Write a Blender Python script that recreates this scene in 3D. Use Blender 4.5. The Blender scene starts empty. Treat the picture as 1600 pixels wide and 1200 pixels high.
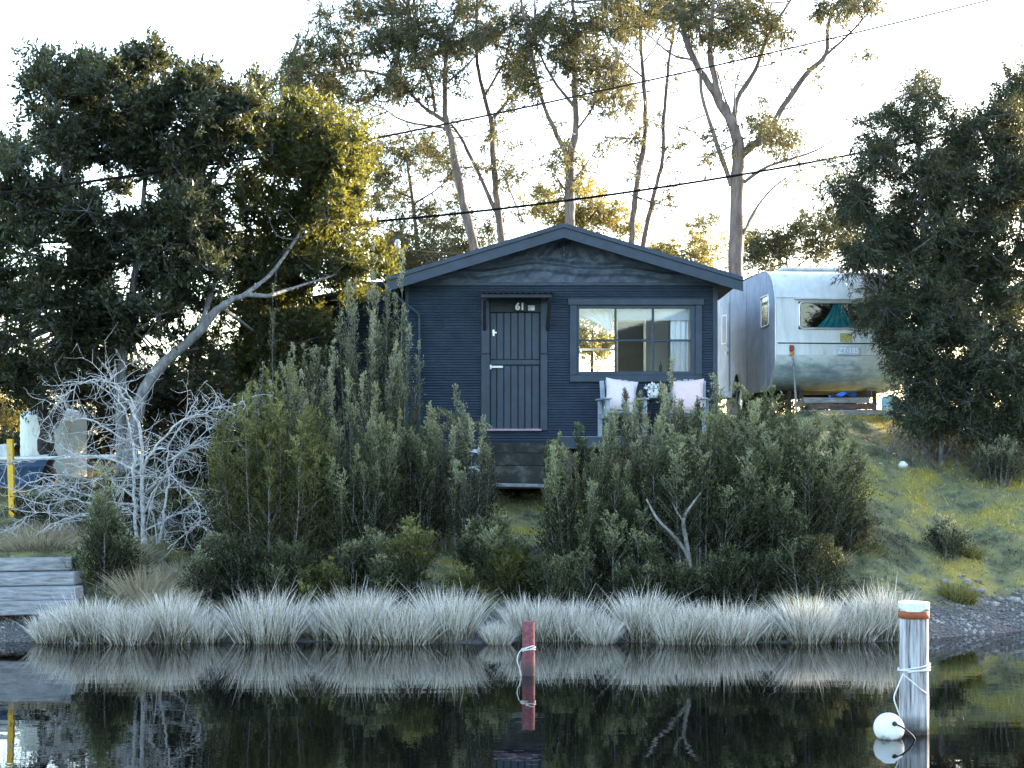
import bpy, bmesh, math, random
import numpy as np
from mathutils import Vector, Matrix
R = math.radians
random.seed(7)
scene = bpy.context.scene
C = scene.collection

# ------------------------------------------------------------------ camera
CAMH, F, HZ = 2.07, 2400.0, 720.0         # eye height over water, focal length and horizon row in photo pixels (1600 wide)
cam_d = bpy.data.cameras.new('camera'); cam = bpy.data.objects.new('camera', cam_d); C.objects.link(cam)
cam.location = (0, 0, CAMH); cam.rotation_euler = (R(90), 0, 0)
cam_d.sensor_width = 36; cam_d.lens = 54; cam_d.shift_y = 0.075
cam_d.clip_start = 0.1; cam_d.clip_end = 3000
scene.camera = cam

# ------------------------------------------------------------------ sky, sun, exposure
SUN_AZ, SUN_EL = 48.0, 13.0                # degrees right of the view axis, degrees above the horizon
w = bpy.data.worlds.new('World'); scene.world = w; w.use_nodes = True
nt = w.node_tree; nt.nodes.clear()
sky = nt.nodes.new('ShaderNodeTexSky'); sky.sky_type = 'NISHITA'; sky.sun_disc = False
sky.sun_elevation = R(SUN_EL); sky.sun_rotation = R(SUN_AZ); sky.dust_density = 1.3; sky.air_density = 1.0; sky.ozone_density = 1.0
bg = nt.nodes.new('ShaderNodeBackground'); bg.inputs['Strength'].default_value = 0.15
wo = nt.nodes.new('ShaderNodeOutputWorld')
nt.links.new(sky.outputs[0], bg.inputs[0]); nt.links.new(bg.outputs[0], wo.inputs[0])
sd = bpy.data.lights.new('sun', 'SUN'); sd.energy = 3.2; sd.angle = R(0.5); sd.color = (1.0, 0.87, 0.66)
sun = bpy.data.objects.new('sun', sd); C.objects.link(sun)
sdir = Vector((math.sin(R(SUN_AZ))*math.cos(R(SUN_EL)), math.cos(R(SUN_AZ))*math.cos(R(SUN_EL)), math.sin(R(SUN_EL))))
sun.rotation_euler = (-sdir).to_track_quat('-Z', 'Y').to_euler(); sun.location = (20, 30, 30)
vs = scene.view_settings; vs.view_transform = 'Standard'; vs.look = 'None'; vs.gamma = 1; vs.use_curve_mapping = False
vs.exposure = 2.95
scene.cycles.max_bounces = 5; scene.cycles.diffuse_bounces = 3; scene.cycles.transmission_bounces = 3; scene.cycles.transparent_max_bounces = 8
scene.cycles.use_denoising = True; scene.cycles.use_adaptive_sampling = True; scene.cycles.adaptive_threshold = .025

# ------------------------------------------------------------------ helpers
def P(px, py, Y):
    """photo pixel at depth Y -> world point"""
    return Vector(((px-800)/F*Y, Y, CAMH+(HZ-py)/F*Y))
def sstep(a, b, x):
    t = np.clip((np.asarray(x, float)-a)/(b-a), 0, 1); return t*t*(3-2*t)
def hnoise(x, y):
    return (np.sin(1.7*x+2.1*y+.5)*.5+np.sin(3.9*x-1.3*y+1.7)*.3+np.sin(-2.3*x+5.1*y+.3)*.25+np.sin(8.3*x+6.7*y)*.12)
def shore(x):
    x = np.asarray(x, float)
    return 17.45+sstep(3.9, 6.3, x)*1.25+0.10*np.sin(x*1.9+.4)+.05*np.sin(x*5.3)
def ground(x, y):
    x = np.asarray(x, float); y = np.asarray(y, float); s = y-shore(x)
    under = np.maximum(.35*s, -1.2)
    zc = np.where(s < 0, under, np.where(s < 6.5, .25*s, 1.625+.04*(s-6.5)))
    zr = np.where(s < 0, under, np.where(s < 5.7, .485*s, 2.765+.03*(s-5.7)))
    zl = np.where(s < 0, under, np.where(s < 2.2, .40*s, .88+.13*(s-2.2)))
    zl = np.minimum(zl, 2.2)
    wr = sstep(2.4, 4.5, x); wl = sstep(4.4, 5.8, -x)
    z = zc*(1-wr)*(1-wl)+zr*wr+zl*wl
    z = np.minimum(z, 4.5)
    return z+(hnoise(x, y)*.05+wr*.035*hnoise(x*3.1+1, y*3.7))*np.clip(s*.8, 0, 1)*(1-.7*sstep(23.6, 24.2, y))
def gz(x, y): return float(ground(x, y))
def on_ground(px, Y): 
    x = (px-800)/F*Y; return Vector((x, Y, gz(x, Y)))

def link(o, parent=None):
    C.objects.link(o)
    if parent is not None:
        o.parent = parent
        if parent.type == 'EMPTY': o.matrix_parent_inverse = Matrix.Translation(-parent.location)
    return o
def tag(o, label=None, cat=None, group=None, kind=None):
    if label: o['label'] = label
    if cat: o['category'] = cat
    if group: o['group'] = group
    if kind: o['kind'] = kind
    return o
def thing(name, label, cat, loc, group=None):
    o = bpy.data.objects.new(name, None); o.location = loc; o.empty_display_size = .2
    C.objects.link(o); return tag(o, label, cat, group)

def np_mesh(name, V, Q, mat, parent=None, tint=None, smooth=False):
    """quads or triangles (by the width of Q), one mesh object"""
    V = np.asarray(V, np.float32); Q = np.asarray(Q, np.int32)
    me = bpy.data.meshes.new(name)
    me.vertices.add(len(V)); me.vertices.foreach_set('co', V.ravel())
    me.loops.add(Q.size); me.loops.foreach_set('vertex_index', Q.ravel())
    me.polygons.add(len(Q)); me.polygons.foreach_set('loop_start', np.arange(0, Q.size, Q.shape[1], dtype=np.int32))
    if smooth: me.polygons.foreach_set('use_smooth', np.ones(len(Q), bool))
    if tint is not None:
        a = me.attributes.new('tint', 'FLOAT', 'FACE'); a.data.foreach_set('value', np.asarray(tint, np.float32))
    me.update(calc_edges=True); me.materials.append(mat)
    return link(bpy.data.objects.new(name, me), parent)

def bm_obj(name, bm, mat, parent=None, smooth=False):
    me = bpy.data.meshes.new(name); bmesh.ops.recalc_face_normals(bm, faces=bm.faces)
    if smooth:
        for f in bm.faces: f.smooth = True
    bm.to_mesh(me); bm.free(); me.materials.append(mat)
    return link(bpy.data.objects.new(name, me), parent)
def bm_box(bm, x, y, z, bev=.004, T=None):
    vs_ = [bm.verts.new((a, b, c)) for a in x for b in y for c in z]
    fs = [(0,1,3,2),(4,6,7,5),(0,4,5,1),(2,3,7,6),(0,2,6,4),(1,5,7,3)]
    faces = [bm.faces.new([vs_[i] for i in f]) for f in fs]
    if bev:
        edges = list({e for f in faces for e in f.edges})
        r = bmesh.ops.bevel(bm, geom=edges, offset=bev, segments=1, affect='EDGES', profile=.5)
        vs_ = list({v for f in r['faces'] for v in f.verts} | {v for v in vs_ if v.is_valid})
    if T is not None:
        for v in vs_: v.co = T @ v.co
    return vs_
def box(name, x, y, z, mat, parent=None, bev=.004, T=None):
    bm = bmesh.new(); bm_box(bm, x, y, z, bev, T); return bm_obj(name, bm, mat, parent)
def beam(name, a, b, wid, dep, mat, parent=None, bev=.004, up=(0, 0, 1)):
    """box along a->b, wid across (horizontal), dep along up"""
    a = Vector(a); b = Vector(b); d = b-a; L = d.length; d.normalize()
    s = d.cross(Vector(up))
    if s.length < 1e-4: s = Vector((1, 0, 0))
    s.normalize(); u = s.cross(d)
    T = Matrix((( d.x, s.x, u.x, a.x), (d.y, s.y, u.y, a.y), (d.z, s.z, u.z, a.z), (0, 0, 0, 1)))
    return box(name, (0, L), (-wid/2, wid/2), (-dep/2, dep/2), mat, parent, bev, T)

def smooth_line(pts, n=4):
    p = np.asarray([tuple(q) for q in pts], float)
    if len(p) < 3: return np.array([p[0]+(p[1]-p[0])*t for t in np.linspace(0, 1, n+1)])
    e = np.vstack([2*p[0]-p[1], p, 2*p[-1]-p[-2]]); out = []
    for i in range(1, len(e)-2):
        for k in range(n):
            t = k/n; a, b, c, d = e[i-1], e[i], e[i+1], e[i+2]
            out.append(.5*((2*b)+(c-a)*t+(2*a-5*b+4*c-d)*t*t+(3*b-a-3*c+d)*t**3))
    out.append(p[-1]); return np.array(out)
class Tubes:
    def __init__(s): s.V = []; s.Q = []; s.n = 0
    def add(s, pts, rad, k=5):
        p = np.asarray(pts, float); n = len(p); rad = np.broadcast_to(np.asarray(rad, float), (n,))
        t = np.gradient(p, axis=0); t /= np.linalg.norm(t, axis=1)[:, None]+1e-9
        ref = np.array([.31, .87, .38]) if abs(t[:, 2]).mean() > .5 else np.array([0.05, .1, 1.])
        a = np.cross(t, ref); a /= np.linalg.norm(a, axis=1)[:, None]+1e-9; b = np.cross(t, a)
        an = np.linspace(0, 2*np.pi, k, endpoint=False)
        ring = p[:, None]+rad[:, None, None]*(np.cos(an)[None, :, None]*a[:, None]+np.sin(an)[None, :, None]*b[:, None])
        i = np.arange(n-1)[:, None]*k; j = np.arange(k)[None]; j2 = (j+1) % k
        q = np.stack([i+j, i+j2, i+k+j2, i+k+j], -1).reshape(-1, 4)+s.n
        s.V.append(ring.reshape(-1, 3)); s.Q.append(q); s.n += n*k
        c = np.array([[0, 1, 2, 3]]) if k == 4 else None
        return s
    def straight(s, A, B, ra, rb, k=3):
        """many straight tapered twigs at once"""
        A = np.asarray(A, float); B = np.asarray(B, float); N = len(A)
        if N == 0: return s
        t = B-A; t /= np.linalg.norm(t, axis=1)[:, None]+1e-9
        ref = np.where(np.abs(t[:, 2:3]) > .8, np.array([[1., 0, 0]]), np.array([[0, 0, 1.]]))
        a = np.cross(t, ref); a /= np.linalg.norm(a, axis=1)[:, None]+1e-9; b = np.cross(t, a)
        an = np.linspace(0, 2*np.pi, k, endpoint=False)
        o = np.cos(an)[None, :, None]*a[:, None]+np.sin(an)[None, :, None]*b[:, None]
        ra = np.broadcast_to(np.asarray(ra, float), (N,))[:, None, None]; rb = np.broadcast_to(np.asarray(rb, float), (N,))[:, None, None]
        V = np.concatenate([A[:, None]+o*ra, B[:, None]+o*rb], 1).reshape(-1, 3)
        i = np.arange(N)[:, None]*2*k; j = np.arange(k)[None]; j2 = (j+1) % k
        s.V.append(V); s.Q.append(np.stack([i+j, i+j2, i+k+j2, i+k+j], -1).reshape(-1, 4)+s.n); s.n += N*2*k
        return s
    def build(s, name, mat, parent=None, smooth=True):
        return np_mesh(name, np.vstack(s.V), np.vstack(s.Q), mat, parent, None, smooth)
def unit(v): return v/(np.linalg.norm(v, axis=-1, keepdims=True)+1e-9)
def leaves(rng, pos, d, L, W, fat=.45, tri=False):
    """diamond leaves; returns verts, quads"""
    N = len(pos); L = np.broadcast_to(L, (N,))[:, None]; W = np.broadcast_to(W, (N,))[:, None]
    s = unit(np.cross(d, rng.normal(size=(N, 3)))); n = np.cross(d, s)
    if tri:
        q = pos+d*L*.18; V = np.stack([q+s*W*.55, pos+d*L, q-s*W*.55], 1).reshape(-1, 3); return V, np.arange(N*3).reshape(-1, 3)
    mid = pos+d*L*fat+n*L*.06
    V = np.stack([pos, mid+s*W*.5, pos+d*L-n*L*.05, mid-s*W*.5], 1).reshape(-1, 3)
    return V, np.arange(N*4).reshape(-1, 4)

# ------------------------------------------------------------------ materials
def new_mat(name):
    m = bpy.data.materials.new(name); m.use_nodes = True; t = m.node_tree
    return m, t, t.nodes['Principled BSDF'], t.nodes['Material Output']
def ramp(t, stops):
    r = t.nodes.new('ShaderNodeValToRGB'); e = r.color_ramp.elements
    while len(e) < len(stops): e.new(.5)
    for el, (p, c) in zip(e, stops): el.position = p; el.color = (*c, 1)
    return r
def noise(t, scale, detail=4, rough=.6, stretch=None):
    tc = t.nodes.new('ShaderNodeTexCoord'); n = t.nodes.new('ShaderNodeTexNoise')
    n.inputs['Scale'].default_value = scale; n.inputs['Detail'].default_value = detail; n.inputs['Roughness'].default_value = rough
    if stretch:
        mp = t.nodes.new('ShaderNodeMapping'); mp.inputs['Scale'].default_value = stretch
        t.links.new(tc.outputs['Object'], mp.inputs[0]); t.links.new(mp.outputs[0], n.inputs['Vector'])
    else: t.links.new(tc.outputs['Object'], n.inputs['Vector'])
    return n
def add_bump(t, b, src, strength, dist=.02):
    bp = t.nodes.new('ShaderNodeBump'); bp.inputs['Strength'].default_value = strength; bp.inputs['Distance'].default_value = dist
    t.links.new(src, bp.inputs['Height']); t.links.new(bp.outputs[0], b.inputs['Normal'])
def surf(name, stops, scale=6, rough=.7, bump=.3, dist=.01, stretch=None, metal=0, spec=.4, detail=5):
    m, t, b, o = new_mat(name); n = noise(t, scale, detail, .65, stretch); r = ramp(t, stops)
    t.links.new(n.outputs['Fac'], r.inputs[0]); t.links.new(r.outputs[0], b.inputs['Base Color'])
    b.inputs['Roughness'].default_value = rough; b.inputs['Metallic'].default_value = metal; b.inputs['Specular IOR Level'].default_value = spec
    if bump: add_bump(t, b, n.outputs['Fac'], bump, dist)
    return m
def leaf_mat(name, stops, trans=.35, tcol=(.20, .19, .03), rough=.55, spec=.25):
    m, t, b, o = new_mat(name)
    a = t.nodes.new('ShaderNodeAttribute'); a.attribute_name = 'tint'; r = ramp(t, stops)
    t.links.new(a.outputs['Fac'], r.inputs[0]); t.links.new(r.outputs[0], b.inputs['Base Color'])
    b.inputs['Roughness'].default_value = rough; b.inputs['Specular IOR Level'].default_value = spec
    tr = t.nodes.new('ShaderNodeBsdfTranslucent'); mc = t.nodes.new('ShaderNodeMixRGB'); mc.inputs[0].default_value = .55
    t.links.new(r.outputs[0], mc.inputs[1]); mc.inputs[2].default_value = (*tcol, 1); t.links.new(mc.outputs[0], tr.inputs[0])
    mx = t.nodes.new('ShaderNodeMixShader'); mx.inputs[0].default_value = trans
    t.links.new(b.outputs[0], mx.inputs[1]); t.links.new(tr.outputs[0], mx.inputs[2]); t.links.new(mx.outputs[0], o.inputs[0])
    return m
def glass_mat(name, tint=(1, 1, 1), ior=1.5):
    m, t, b, o = new_mat(name); t.nodes.remove(b)
    tr = t.nodes.new('ShaderNodeBsdfTransparent'); tr.inputs[0].default_value = (*tint, 1)
    gl = t.nodes.new('ShaderNodeBsdfGlossy'); gl.inputs['Roughness'].default_value = .02
    fr = t.nodes.new('ShaderNodeFresnel'); fr.inputs[0].default_value = ior; mx = t.nodes.new('ShaderNodeMixShader')
    mm = t.nodes.new('ShaderNodeMath'); mm.operation = 'MULTIPLY'; mm.inputs[1].default_value = 2.6; mm.use_clamp = True
    t.links.new(fr.outputs[0], mm.inputs[0]); t.links.new(mm.outputs[0], mx.inputs[0])
    t.links.new(tr.outputs[0], mx.inputs[1]); t.links.new(gl.outputs[0], mx.inputs[2]); t.links.new(mx.outputs[0], o.inputs[0])
    return m
M = {}
M['navy'] = surf('slate_navy_paint', [(.28, (.012, .023, .041)), (.5, (.019, .035, .059)), (.68, (.028, .047, .074)), (.8, (.05, .072, .10))], 5, .5, .2, .004, spec=.45, detail=8)
M['navy_wall'] = surf('slate_navy_cladding', [(.28, (.010, .021, .039)), (.5, (.017, .031, .054)), (.68, (.025, .042, .068)), (.82, (.042, .062, .09))], 4, .48, .12, .003, spec=.45, detail=8)
M['navy_plaster'] = surf('slate_gable_paint', [(.28, (.028, .044, .068)), (.5, (.046, .066, .096)), (.72, (.075, .098, .13))], 14, .5, .6, .012, spec=.45, detail=8)
M['navy_dark'] = surf('dark_navy_paint', [(.3, (.008, .012, .02)), (.7, (.018, .025, .038))], 8, .6, .2)
M['rust_black'] = surf('old_black_iron', [(.3, (.01, .01, .012)), (.7, (.035, .032, .032))], 12, .6, .3)
M['pink'] = surf('pink_sill_paint', [(.3, (.36, .22, .27)), (.7, (.45, .30, .35))], 12, .6, .2)
M['white'] = surf('white_paint', [(.3, (.62, .64, .66)), (.7, (.8, .81, .82))], 8, .5, .1)
M['white_inner'] = surf('white_interior_wall', [(.3, (.56, .64, .72)), (.7, (.64, .71, .78))], 3, .8, 0)
M['blind'] = surf('grey_blind_cloth', [(.3, (.4, .45, .5)), (.7, (.5, .55, .6))], 20, .9, .1)
M['curtain'] = surf('white_curtain_cloth', [(.3, (.72, .75, .78)), (.7, (.8, .82, .85))], 14, .9, .1)
M['teal'] = surf('teal_curtain_cloth', [(.3, (.03, .38, .46)), (.7, (.06, .5, .56))], 12, .9, .2)
M['floor_in'] = surf('grey_floor', [(.3, (.16, .16, .17)), (.7, (.24, .24, .25))], 6, .5, .1)
M['glass'] = glass_mat('window_glass', (.93, .96, .97))
M['glass_van'] = glass_mat('caravan_glass', (.7, .76, .78))
M['concrete'] = surf('mossy_concrete', [(.3, (.012, .014, .013)), (.52, (.035, .036, .032)), (.75, (.14, .14, .125))], 4, .9, .6, .02)
M['old_wood'] = surf('weathered_grey_timber', [(.3, (.12, .12, .125)), (.55, (.27, .27, .28)), (.75, (.42, .42, .43))], 5, .85, .6, .015, (1, 8, 8))
M['chair_wood'] = surf('pale_chair_timber', [(.3, (.24, .27, .31)), (.7, (.38, .42, .47))], 9, .8, .3)
M['cushion'] = surf('pale_pink_cloth', [(.3, (.66, .55, .58)), (.7, (.74, .64, .67))], 30, .95, .2, .004)
M['cushion_b'] = surf('rose_pink_cloth', [(.3, (.66, .48, .48)), (.7, (.74, .57, .57))], 30, .95, .2, .004)
M['pot'] = surf('white_glaze', [(.3, (.7, .72, .72)), (.7, (.8, .81, .8))], 5, .3, 0)
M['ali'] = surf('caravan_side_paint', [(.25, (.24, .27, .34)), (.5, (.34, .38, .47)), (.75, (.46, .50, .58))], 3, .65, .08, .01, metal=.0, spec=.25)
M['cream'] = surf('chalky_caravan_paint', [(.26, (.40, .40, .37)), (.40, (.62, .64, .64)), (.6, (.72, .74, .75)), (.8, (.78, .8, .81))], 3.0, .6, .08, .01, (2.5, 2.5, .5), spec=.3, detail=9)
def tarnish_mat():
    m, t, b, o = new_mat('tarnished_caravan_skirt'); n = noise(t, 3.5, 6, .65, (1, 1, 2.2)); r = ramp(t, [(.28, (.14, .19, .21)), (.5, (.27, .34, .36)), (.7, (.48, .53, .54))]); t.links.new(n.outputs['Fac'], r.inputs[0])
    tc = t.nodes.new('ShaderNodeTexCoord'); sx = t.nodes.new('ShaderNodeSeparateXYZ'); t.links.new(tc.outputs['Object'], sx.inputs[0])
    ad = t.nodes.new('ShaderNodeMath'); ad.operation = 'MULTIPLY_ADD'; ad.inputs[1].default_value = .45; t.links.new(n.outputs['Fac'], ad.inputs[0]); t.links.new(sx.outputs['Z'], ad.inputs[2])
    mr = t.nodes.new('ShaderNodeMapRange'); mr.inputs[1].default_value = 3.78; mr.inputs[2].default_value = 4.02; t.links.new(ad.outputs[0], mr.inputs[0])
    mx = t.nodes.new('ShaderNodeMixRGB'); t.links.new(mr.outputs[0], mx.inputs[0]); t.links.new(r.outputs[0], mx.inputs[1]); mx.inputs[2].default_value = (.62, .64, .63, 1)
    t.links.new(mx.outputs[0], b.inputs['Base Color']); b.inputs['Roughness'].default_value = .6; add_bump(t, b, n.outputs['Fac'], .5, .03); return m
M['tarnish'] = tarnish_mat()
M['chrome'] = surf('dull_aluminium_trim', [(.3, (.55, .56, .58)), (.7, (.72, .73, .75))], 10, .3, .1, metal=.6)
M['rubber'] = surf('black_rubber', [(.3, (.012, .012, .013)), (.7, (.03, .03, .03))], 10, .8, .3)
M['red_lens'] = surf('red_lamp_lens', [(.3, (.22, .01, .015)), (.7, (.3, .02, .03))], 5, .2, 0)
M['amber_lens'] = surf('amber_lamp_lens', [(.3, (.5, .2, .03)), (.7, (.6, .28, .05))], 5, .2, 0)
M['plate'] = surf('pale_blue_plate', [(.3, (.40, .50, .64)), (.7, (.5, .6, .72))], 20, .5, .1)
M['plate_text'] = surf('plate_lettering', [(.3, (.78, .82, .86)), (.7, (.84, .87, .9))], 20, .5, 0)
M['sticker'] = surf('faded_yellow_sticker', [(.3, (.16, .12, .04)), (.5, (.45, .36, .12)), (.7, (.62, .55, .3))], 60, .7, 0)
M['tarp'] = surf('blue_tarp', [(.3, (.03, .13, .55)), (.7, (.06, .22, .75))], 8, .5, .5, .02)
M['drum'] = surf('pale_teal_plastic', [(.3, (.18, .36, .42)), (.7, (.34, .52, .56))], 9, .5, .3)
M['brown_wood'] = surf('brown_old_timber', [(.3, (.05, .035, .03)), (.6, (.14, .10, .085)), (.8, (.24, .2, .19))], 5, .9, .5, .015, (1, 7, 7))
M['yellow'] = surf('yellow_marker_paint', [(.3, (.62, .36, .02)), (.7, (.75, .46, .04))], 9, .6, .2)
M['blue_hull'] = surf('blue_hull_paint', [(.3, (.04, .08, .17)), (.7, (.07, .13, .24))], 8, .35, .1)
M['tank'] = surf('pale_green_tank', [(.3, (.46, .40, .37)), (.42, (.62, .66, .61)), (.7, (.74, .78, .73))], 3, .7, .4, .02, (1, 1, .6))
M['rope'] = surf('white_rope', [(.3, (.55, .53, .5)), (.7, (.74, .72, .68))], 60, .9, .5, .005)
M['rust'] = surf('rusty_iron', [(.3, (.20, .05, .02)), (.7, (.34, .10, .04))], 14, .8, .5)
M['buoy'] = surf('white_buoy_plastic', [(.3, (.66, .66, .63)), (.7, (.8, .8, .78))], 7, .5, .15)
M['red_post'] = surf('faded_red_paint', [(.3, (.10, .03, .035)), (.5, (.17, .05, .058)), (.66, (.24, .09, .10)), (.8, (.42, .28, .28))], 30, .8, .4, detail=8)
M['cable'] = surf('black_cable', [(.3, (.006, .006, .007)), (.7, (.01, .01, .011))], 10, .95, 0, spec=.05)
M['bark_grey'] = surf('grey_bark', [(.3, (.07, .07, .07)), (.55, (.17, .17, .17)), (.75, (.32, .32, .32))], 9, .9, .6, .02, (2, 2, .6))
M['bark_dark'] = surf('dark_bark', [(.3, (.015, .013, .012)), (.7, (.05, .043, .04))], 9, .95, .6, .02)
M['bark_euc'] = surf('mauve_eucalypt_bark', [(.3, (.06, .045, .042)), (.5, (.13, .10, .094)), (.75, (.25, .205, .195))], 3.5, .8, .3, .02, (3, 3, .5))
M['bark_pale'] = surf('pale_shrub_bark', [(.3, (.09, .085, .075)), (.55, (.2, .19, .175)), (.75, (.36, .35, .32))], 14, .9, .4, .01)
M['dead'] = surf('bleached_dead_wood', [(.28, (.16, .155, .15)), (.45, (.40, .39, .38)), (.6, (.58, .57, .56)), (.78, (.74, .73, .72))], 22, .85, .5, .006)
M['stone'] = surf('grey_shore_stone', [(.3, (.09, .085, .085)), (.5, (.2, .19, .185)), (.7, (.42, .40, .39))], 5, .85, .4, .01)
M['leaf_left'] = leaf_mat('evergreen_leaf', [(0, (.005, .008, .005)), (.45, (.018, .026, .016)), (.8, (.060, .076, .048)), (1, (.13, .145, .095))], .25, (.22, .21, .03), .42, .3)
M['leaf_lean'] = leaf_mat('yellowish_evergreen_leaf', [(0, (.007, .011, .006)), (.45, (.024, .033, .016)), (.8, (.062, .076, .034)), (1, (.13, .14, .06))], .34, (.40, .37, .03), .42, .3)
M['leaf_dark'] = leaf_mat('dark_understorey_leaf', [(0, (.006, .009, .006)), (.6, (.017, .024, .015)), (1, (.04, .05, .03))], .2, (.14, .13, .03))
M['leaf_euc'] = leaf_mat('eucalypt_leaf', [(0, (.026, .034, .02)), (.6, (.07, .078, .045)), (1, (.15, .14, .075))], .36, (.24, .20, .05))
M['leaf_gold'] = leaf_mat('pale_backlit_leaf', [(0, (.07, .075, .025)), (.6, (.13, .125, .04)), (1, (.2, .17, .06))], .5, (.50, .38, .07))
M['leaf_right'] = leaf_mat('wattle_leaf', [(0, (.008, .012, .008)), (.5, (.028, .039, .024)), (.85, (.075, .092, .057)), (1, (.16, .18, .12))], .25, (.26, .22, .04), .45, .25)
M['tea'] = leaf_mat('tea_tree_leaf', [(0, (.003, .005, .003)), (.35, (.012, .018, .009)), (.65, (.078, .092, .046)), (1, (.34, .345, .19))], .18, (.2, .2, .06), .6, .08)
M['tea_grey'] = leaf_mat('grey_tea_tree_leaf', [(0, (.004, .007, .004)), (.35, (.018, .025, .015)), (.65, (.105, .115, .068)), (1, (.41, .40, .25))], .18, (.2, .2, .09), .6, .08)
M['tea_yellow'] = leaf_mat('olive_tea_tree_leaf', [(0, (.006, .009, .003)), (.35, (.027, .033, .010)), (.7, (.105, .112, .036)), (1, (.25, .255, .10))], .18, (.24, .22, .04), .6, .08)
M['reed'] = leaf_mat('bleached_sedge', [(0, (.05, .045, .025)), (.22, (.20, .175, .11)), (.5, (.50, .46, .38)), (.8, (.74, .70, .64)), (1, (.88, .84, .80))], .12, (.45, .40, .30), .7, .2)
M['tan_grass'] = leaf_mat('tan_tussock_grass', [(0, (.16, .13, .08)), (.5, (.34, .28, .18)), (1, (.52, .46, .34))], .2, (.4, .32, .18), .7, .2)
M['green_sedge'] = leaf_mat('olive_sedge', [(0, (.07, .07, .02)), (.5, (.16, .15, .045)), (1, (.3, .28, .12))], .2, (.3, .27, .06), .7, .2)

def ground_mat():
    m, t, b, o = new_mat('mossy_bank_soil')
    n1 = noise(t, .9, 6, .65); n2 = noise(t, 5, 6, .7); n3 = noise(t, 30, 4, .7)
    r1 = ramp(t, [(.37, (.035, .032, .028)), (.43, (.10, .105, .055)), (.48, (.20, .2, .11)), (.53, (.31, .26, .07)), (.62, (.42, .32, .04))])
    r2 = ramp(t, [(.36, (.035, .032, .03)), (.47, (.12, .125, .065)), (.62, (.2, .19, .08)), (.8, (.24, .22, .14))])
    t.links.new(n1.outputs['Fac'], r1.inputs[0]); t.links.new(n2.outputs['Fac'], r2.inputs[0])
    mx = t.nodes.new('ShaderNodeMixRGB'); mx.inputs[0].default_value = .5
    t.links.new(r1.outputs[0], mx.inputs[1]); t.links.new(r2.outputs[0], mx.inputs[2])
    # stony shore close to the water level
    tc = t.nodes.new('ShaderNodeTexCoord'); sx = t.nodes.new('ShaderNodeSeparateXYZ'); t.links.new(tc.outputs['Object'], sx.inputs[0])
    ad = t.nodes.new('ShaderNodeMath'); ad.operation = 'MULTIPLY_ADD'; ad.inputs[1].default_value = .5; t.links.new(n2.outputs['Fac'], ad.inputs[0]); t.links.new(sx.outputs['Z'], ad.inputs[2])
    mr = t.nodes.new('ShaderNodeMapRange'); mr.inputs[1].default_value = .50; mr.inputs[2].default_value = .66; t.links.new(ad.outputs[0], mr.inputs[0])
    r3 = ramp(t, [(.3, (.04, .036, .036)), (.5, (.10, .092, .09)), (.7, (.2, .185, .18))]); t.links.new(n3.outputs['Fac'], r3.inputs[0])
    m2 = t.nodes.new('ShaderNodeMixRGB'); t.links.new(mr.outputs[0], m2.inputs[0]); t.links.new(r3.outputs[0], m2.inputs[1]); t.links.new(mx.outputs[0], m2.inputs[2])
    t.links.new(m2.outputs[0], b.inputs['Base Color']); b.inputs['Roughness'].default_value = .95; b.inputs['Specular IOR Level'].default_value = .2
    add_bump(t, b, n2.outputs['Fac'], .8, .06)
    return m
M['ground'] = ground_mat()
def turf_mat():
    m, t, b, o = new_mat('short_mossy_grass'); n1 = noise(t, .9, 6, .65)
    r1 = ramp(t, [(.38, (.045, .045, .032)), (.43, (.12, .13, .08)), (.49, (.27, .27, .17)), (.55, (.37, .33, .14)), (.61, (.46, .35, .05))])
    a = t.nodes.new('ShaderNodeAttribute'); a.attribute_name = 'tint'; r2 = ramp(t, [(0, (.35, .35, .35)), (.6, (1, 1, 1)), (1, (1.5, 1.45, 1.3))]); t.links.new(a.outputs['Fac'], r2.inputs[0])
    t.links.new(n1.outputs['Fac'], r1.inputs[0]); mx = t.nodes.new('ShaderNodeMixRGB'); mx.blend_type = 'MULTIPLY'; mx.inputs[0].default_value = 1; t.links.new(r1.outputs[0], mx.inputs[1]); t.links.new(r2.outputs[0], mx.inputs[2])
    t.links.new(mx.outputs[0], b.inputs['Base Color']); b.inputs['Roughness'].default_value = .9; b.inputs['Specular IOR Level'].default_value = .15
    return m
M['turf'] = turf_mat()
def water_mat():
    m, t, b, o = new_mat('still_dark_water')
    b.inputs['Base Color'].default_value = (.001, .0015, .0015, 1); b.inputs['Roughness'].default_value = .0; b.inputs['IOR'].default_value = 1.7
    b.inputs['Specular IOR Level'].default_value = .7
    n = noise(t, 1.0, 3, .5, (2.2, 4.5, 1)); n2 = noise(t, 1.0, 2, .5, (.35, 1.1, 1))
    a = t.nodes.new('ShaderNodeMath'); a.operation = 'MULTIPLY_ADD'; a.inputs[1].default_value = 2.5
    t.links.new(n2.outputs['Fac'], a.inputs[0]); t.links.new(n.outputs['Fac'], a.inputs[2])
    add_bump(t, b, a.outputs[0], .048, .02)
    return m
M['water'] = water_mat()

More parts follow.
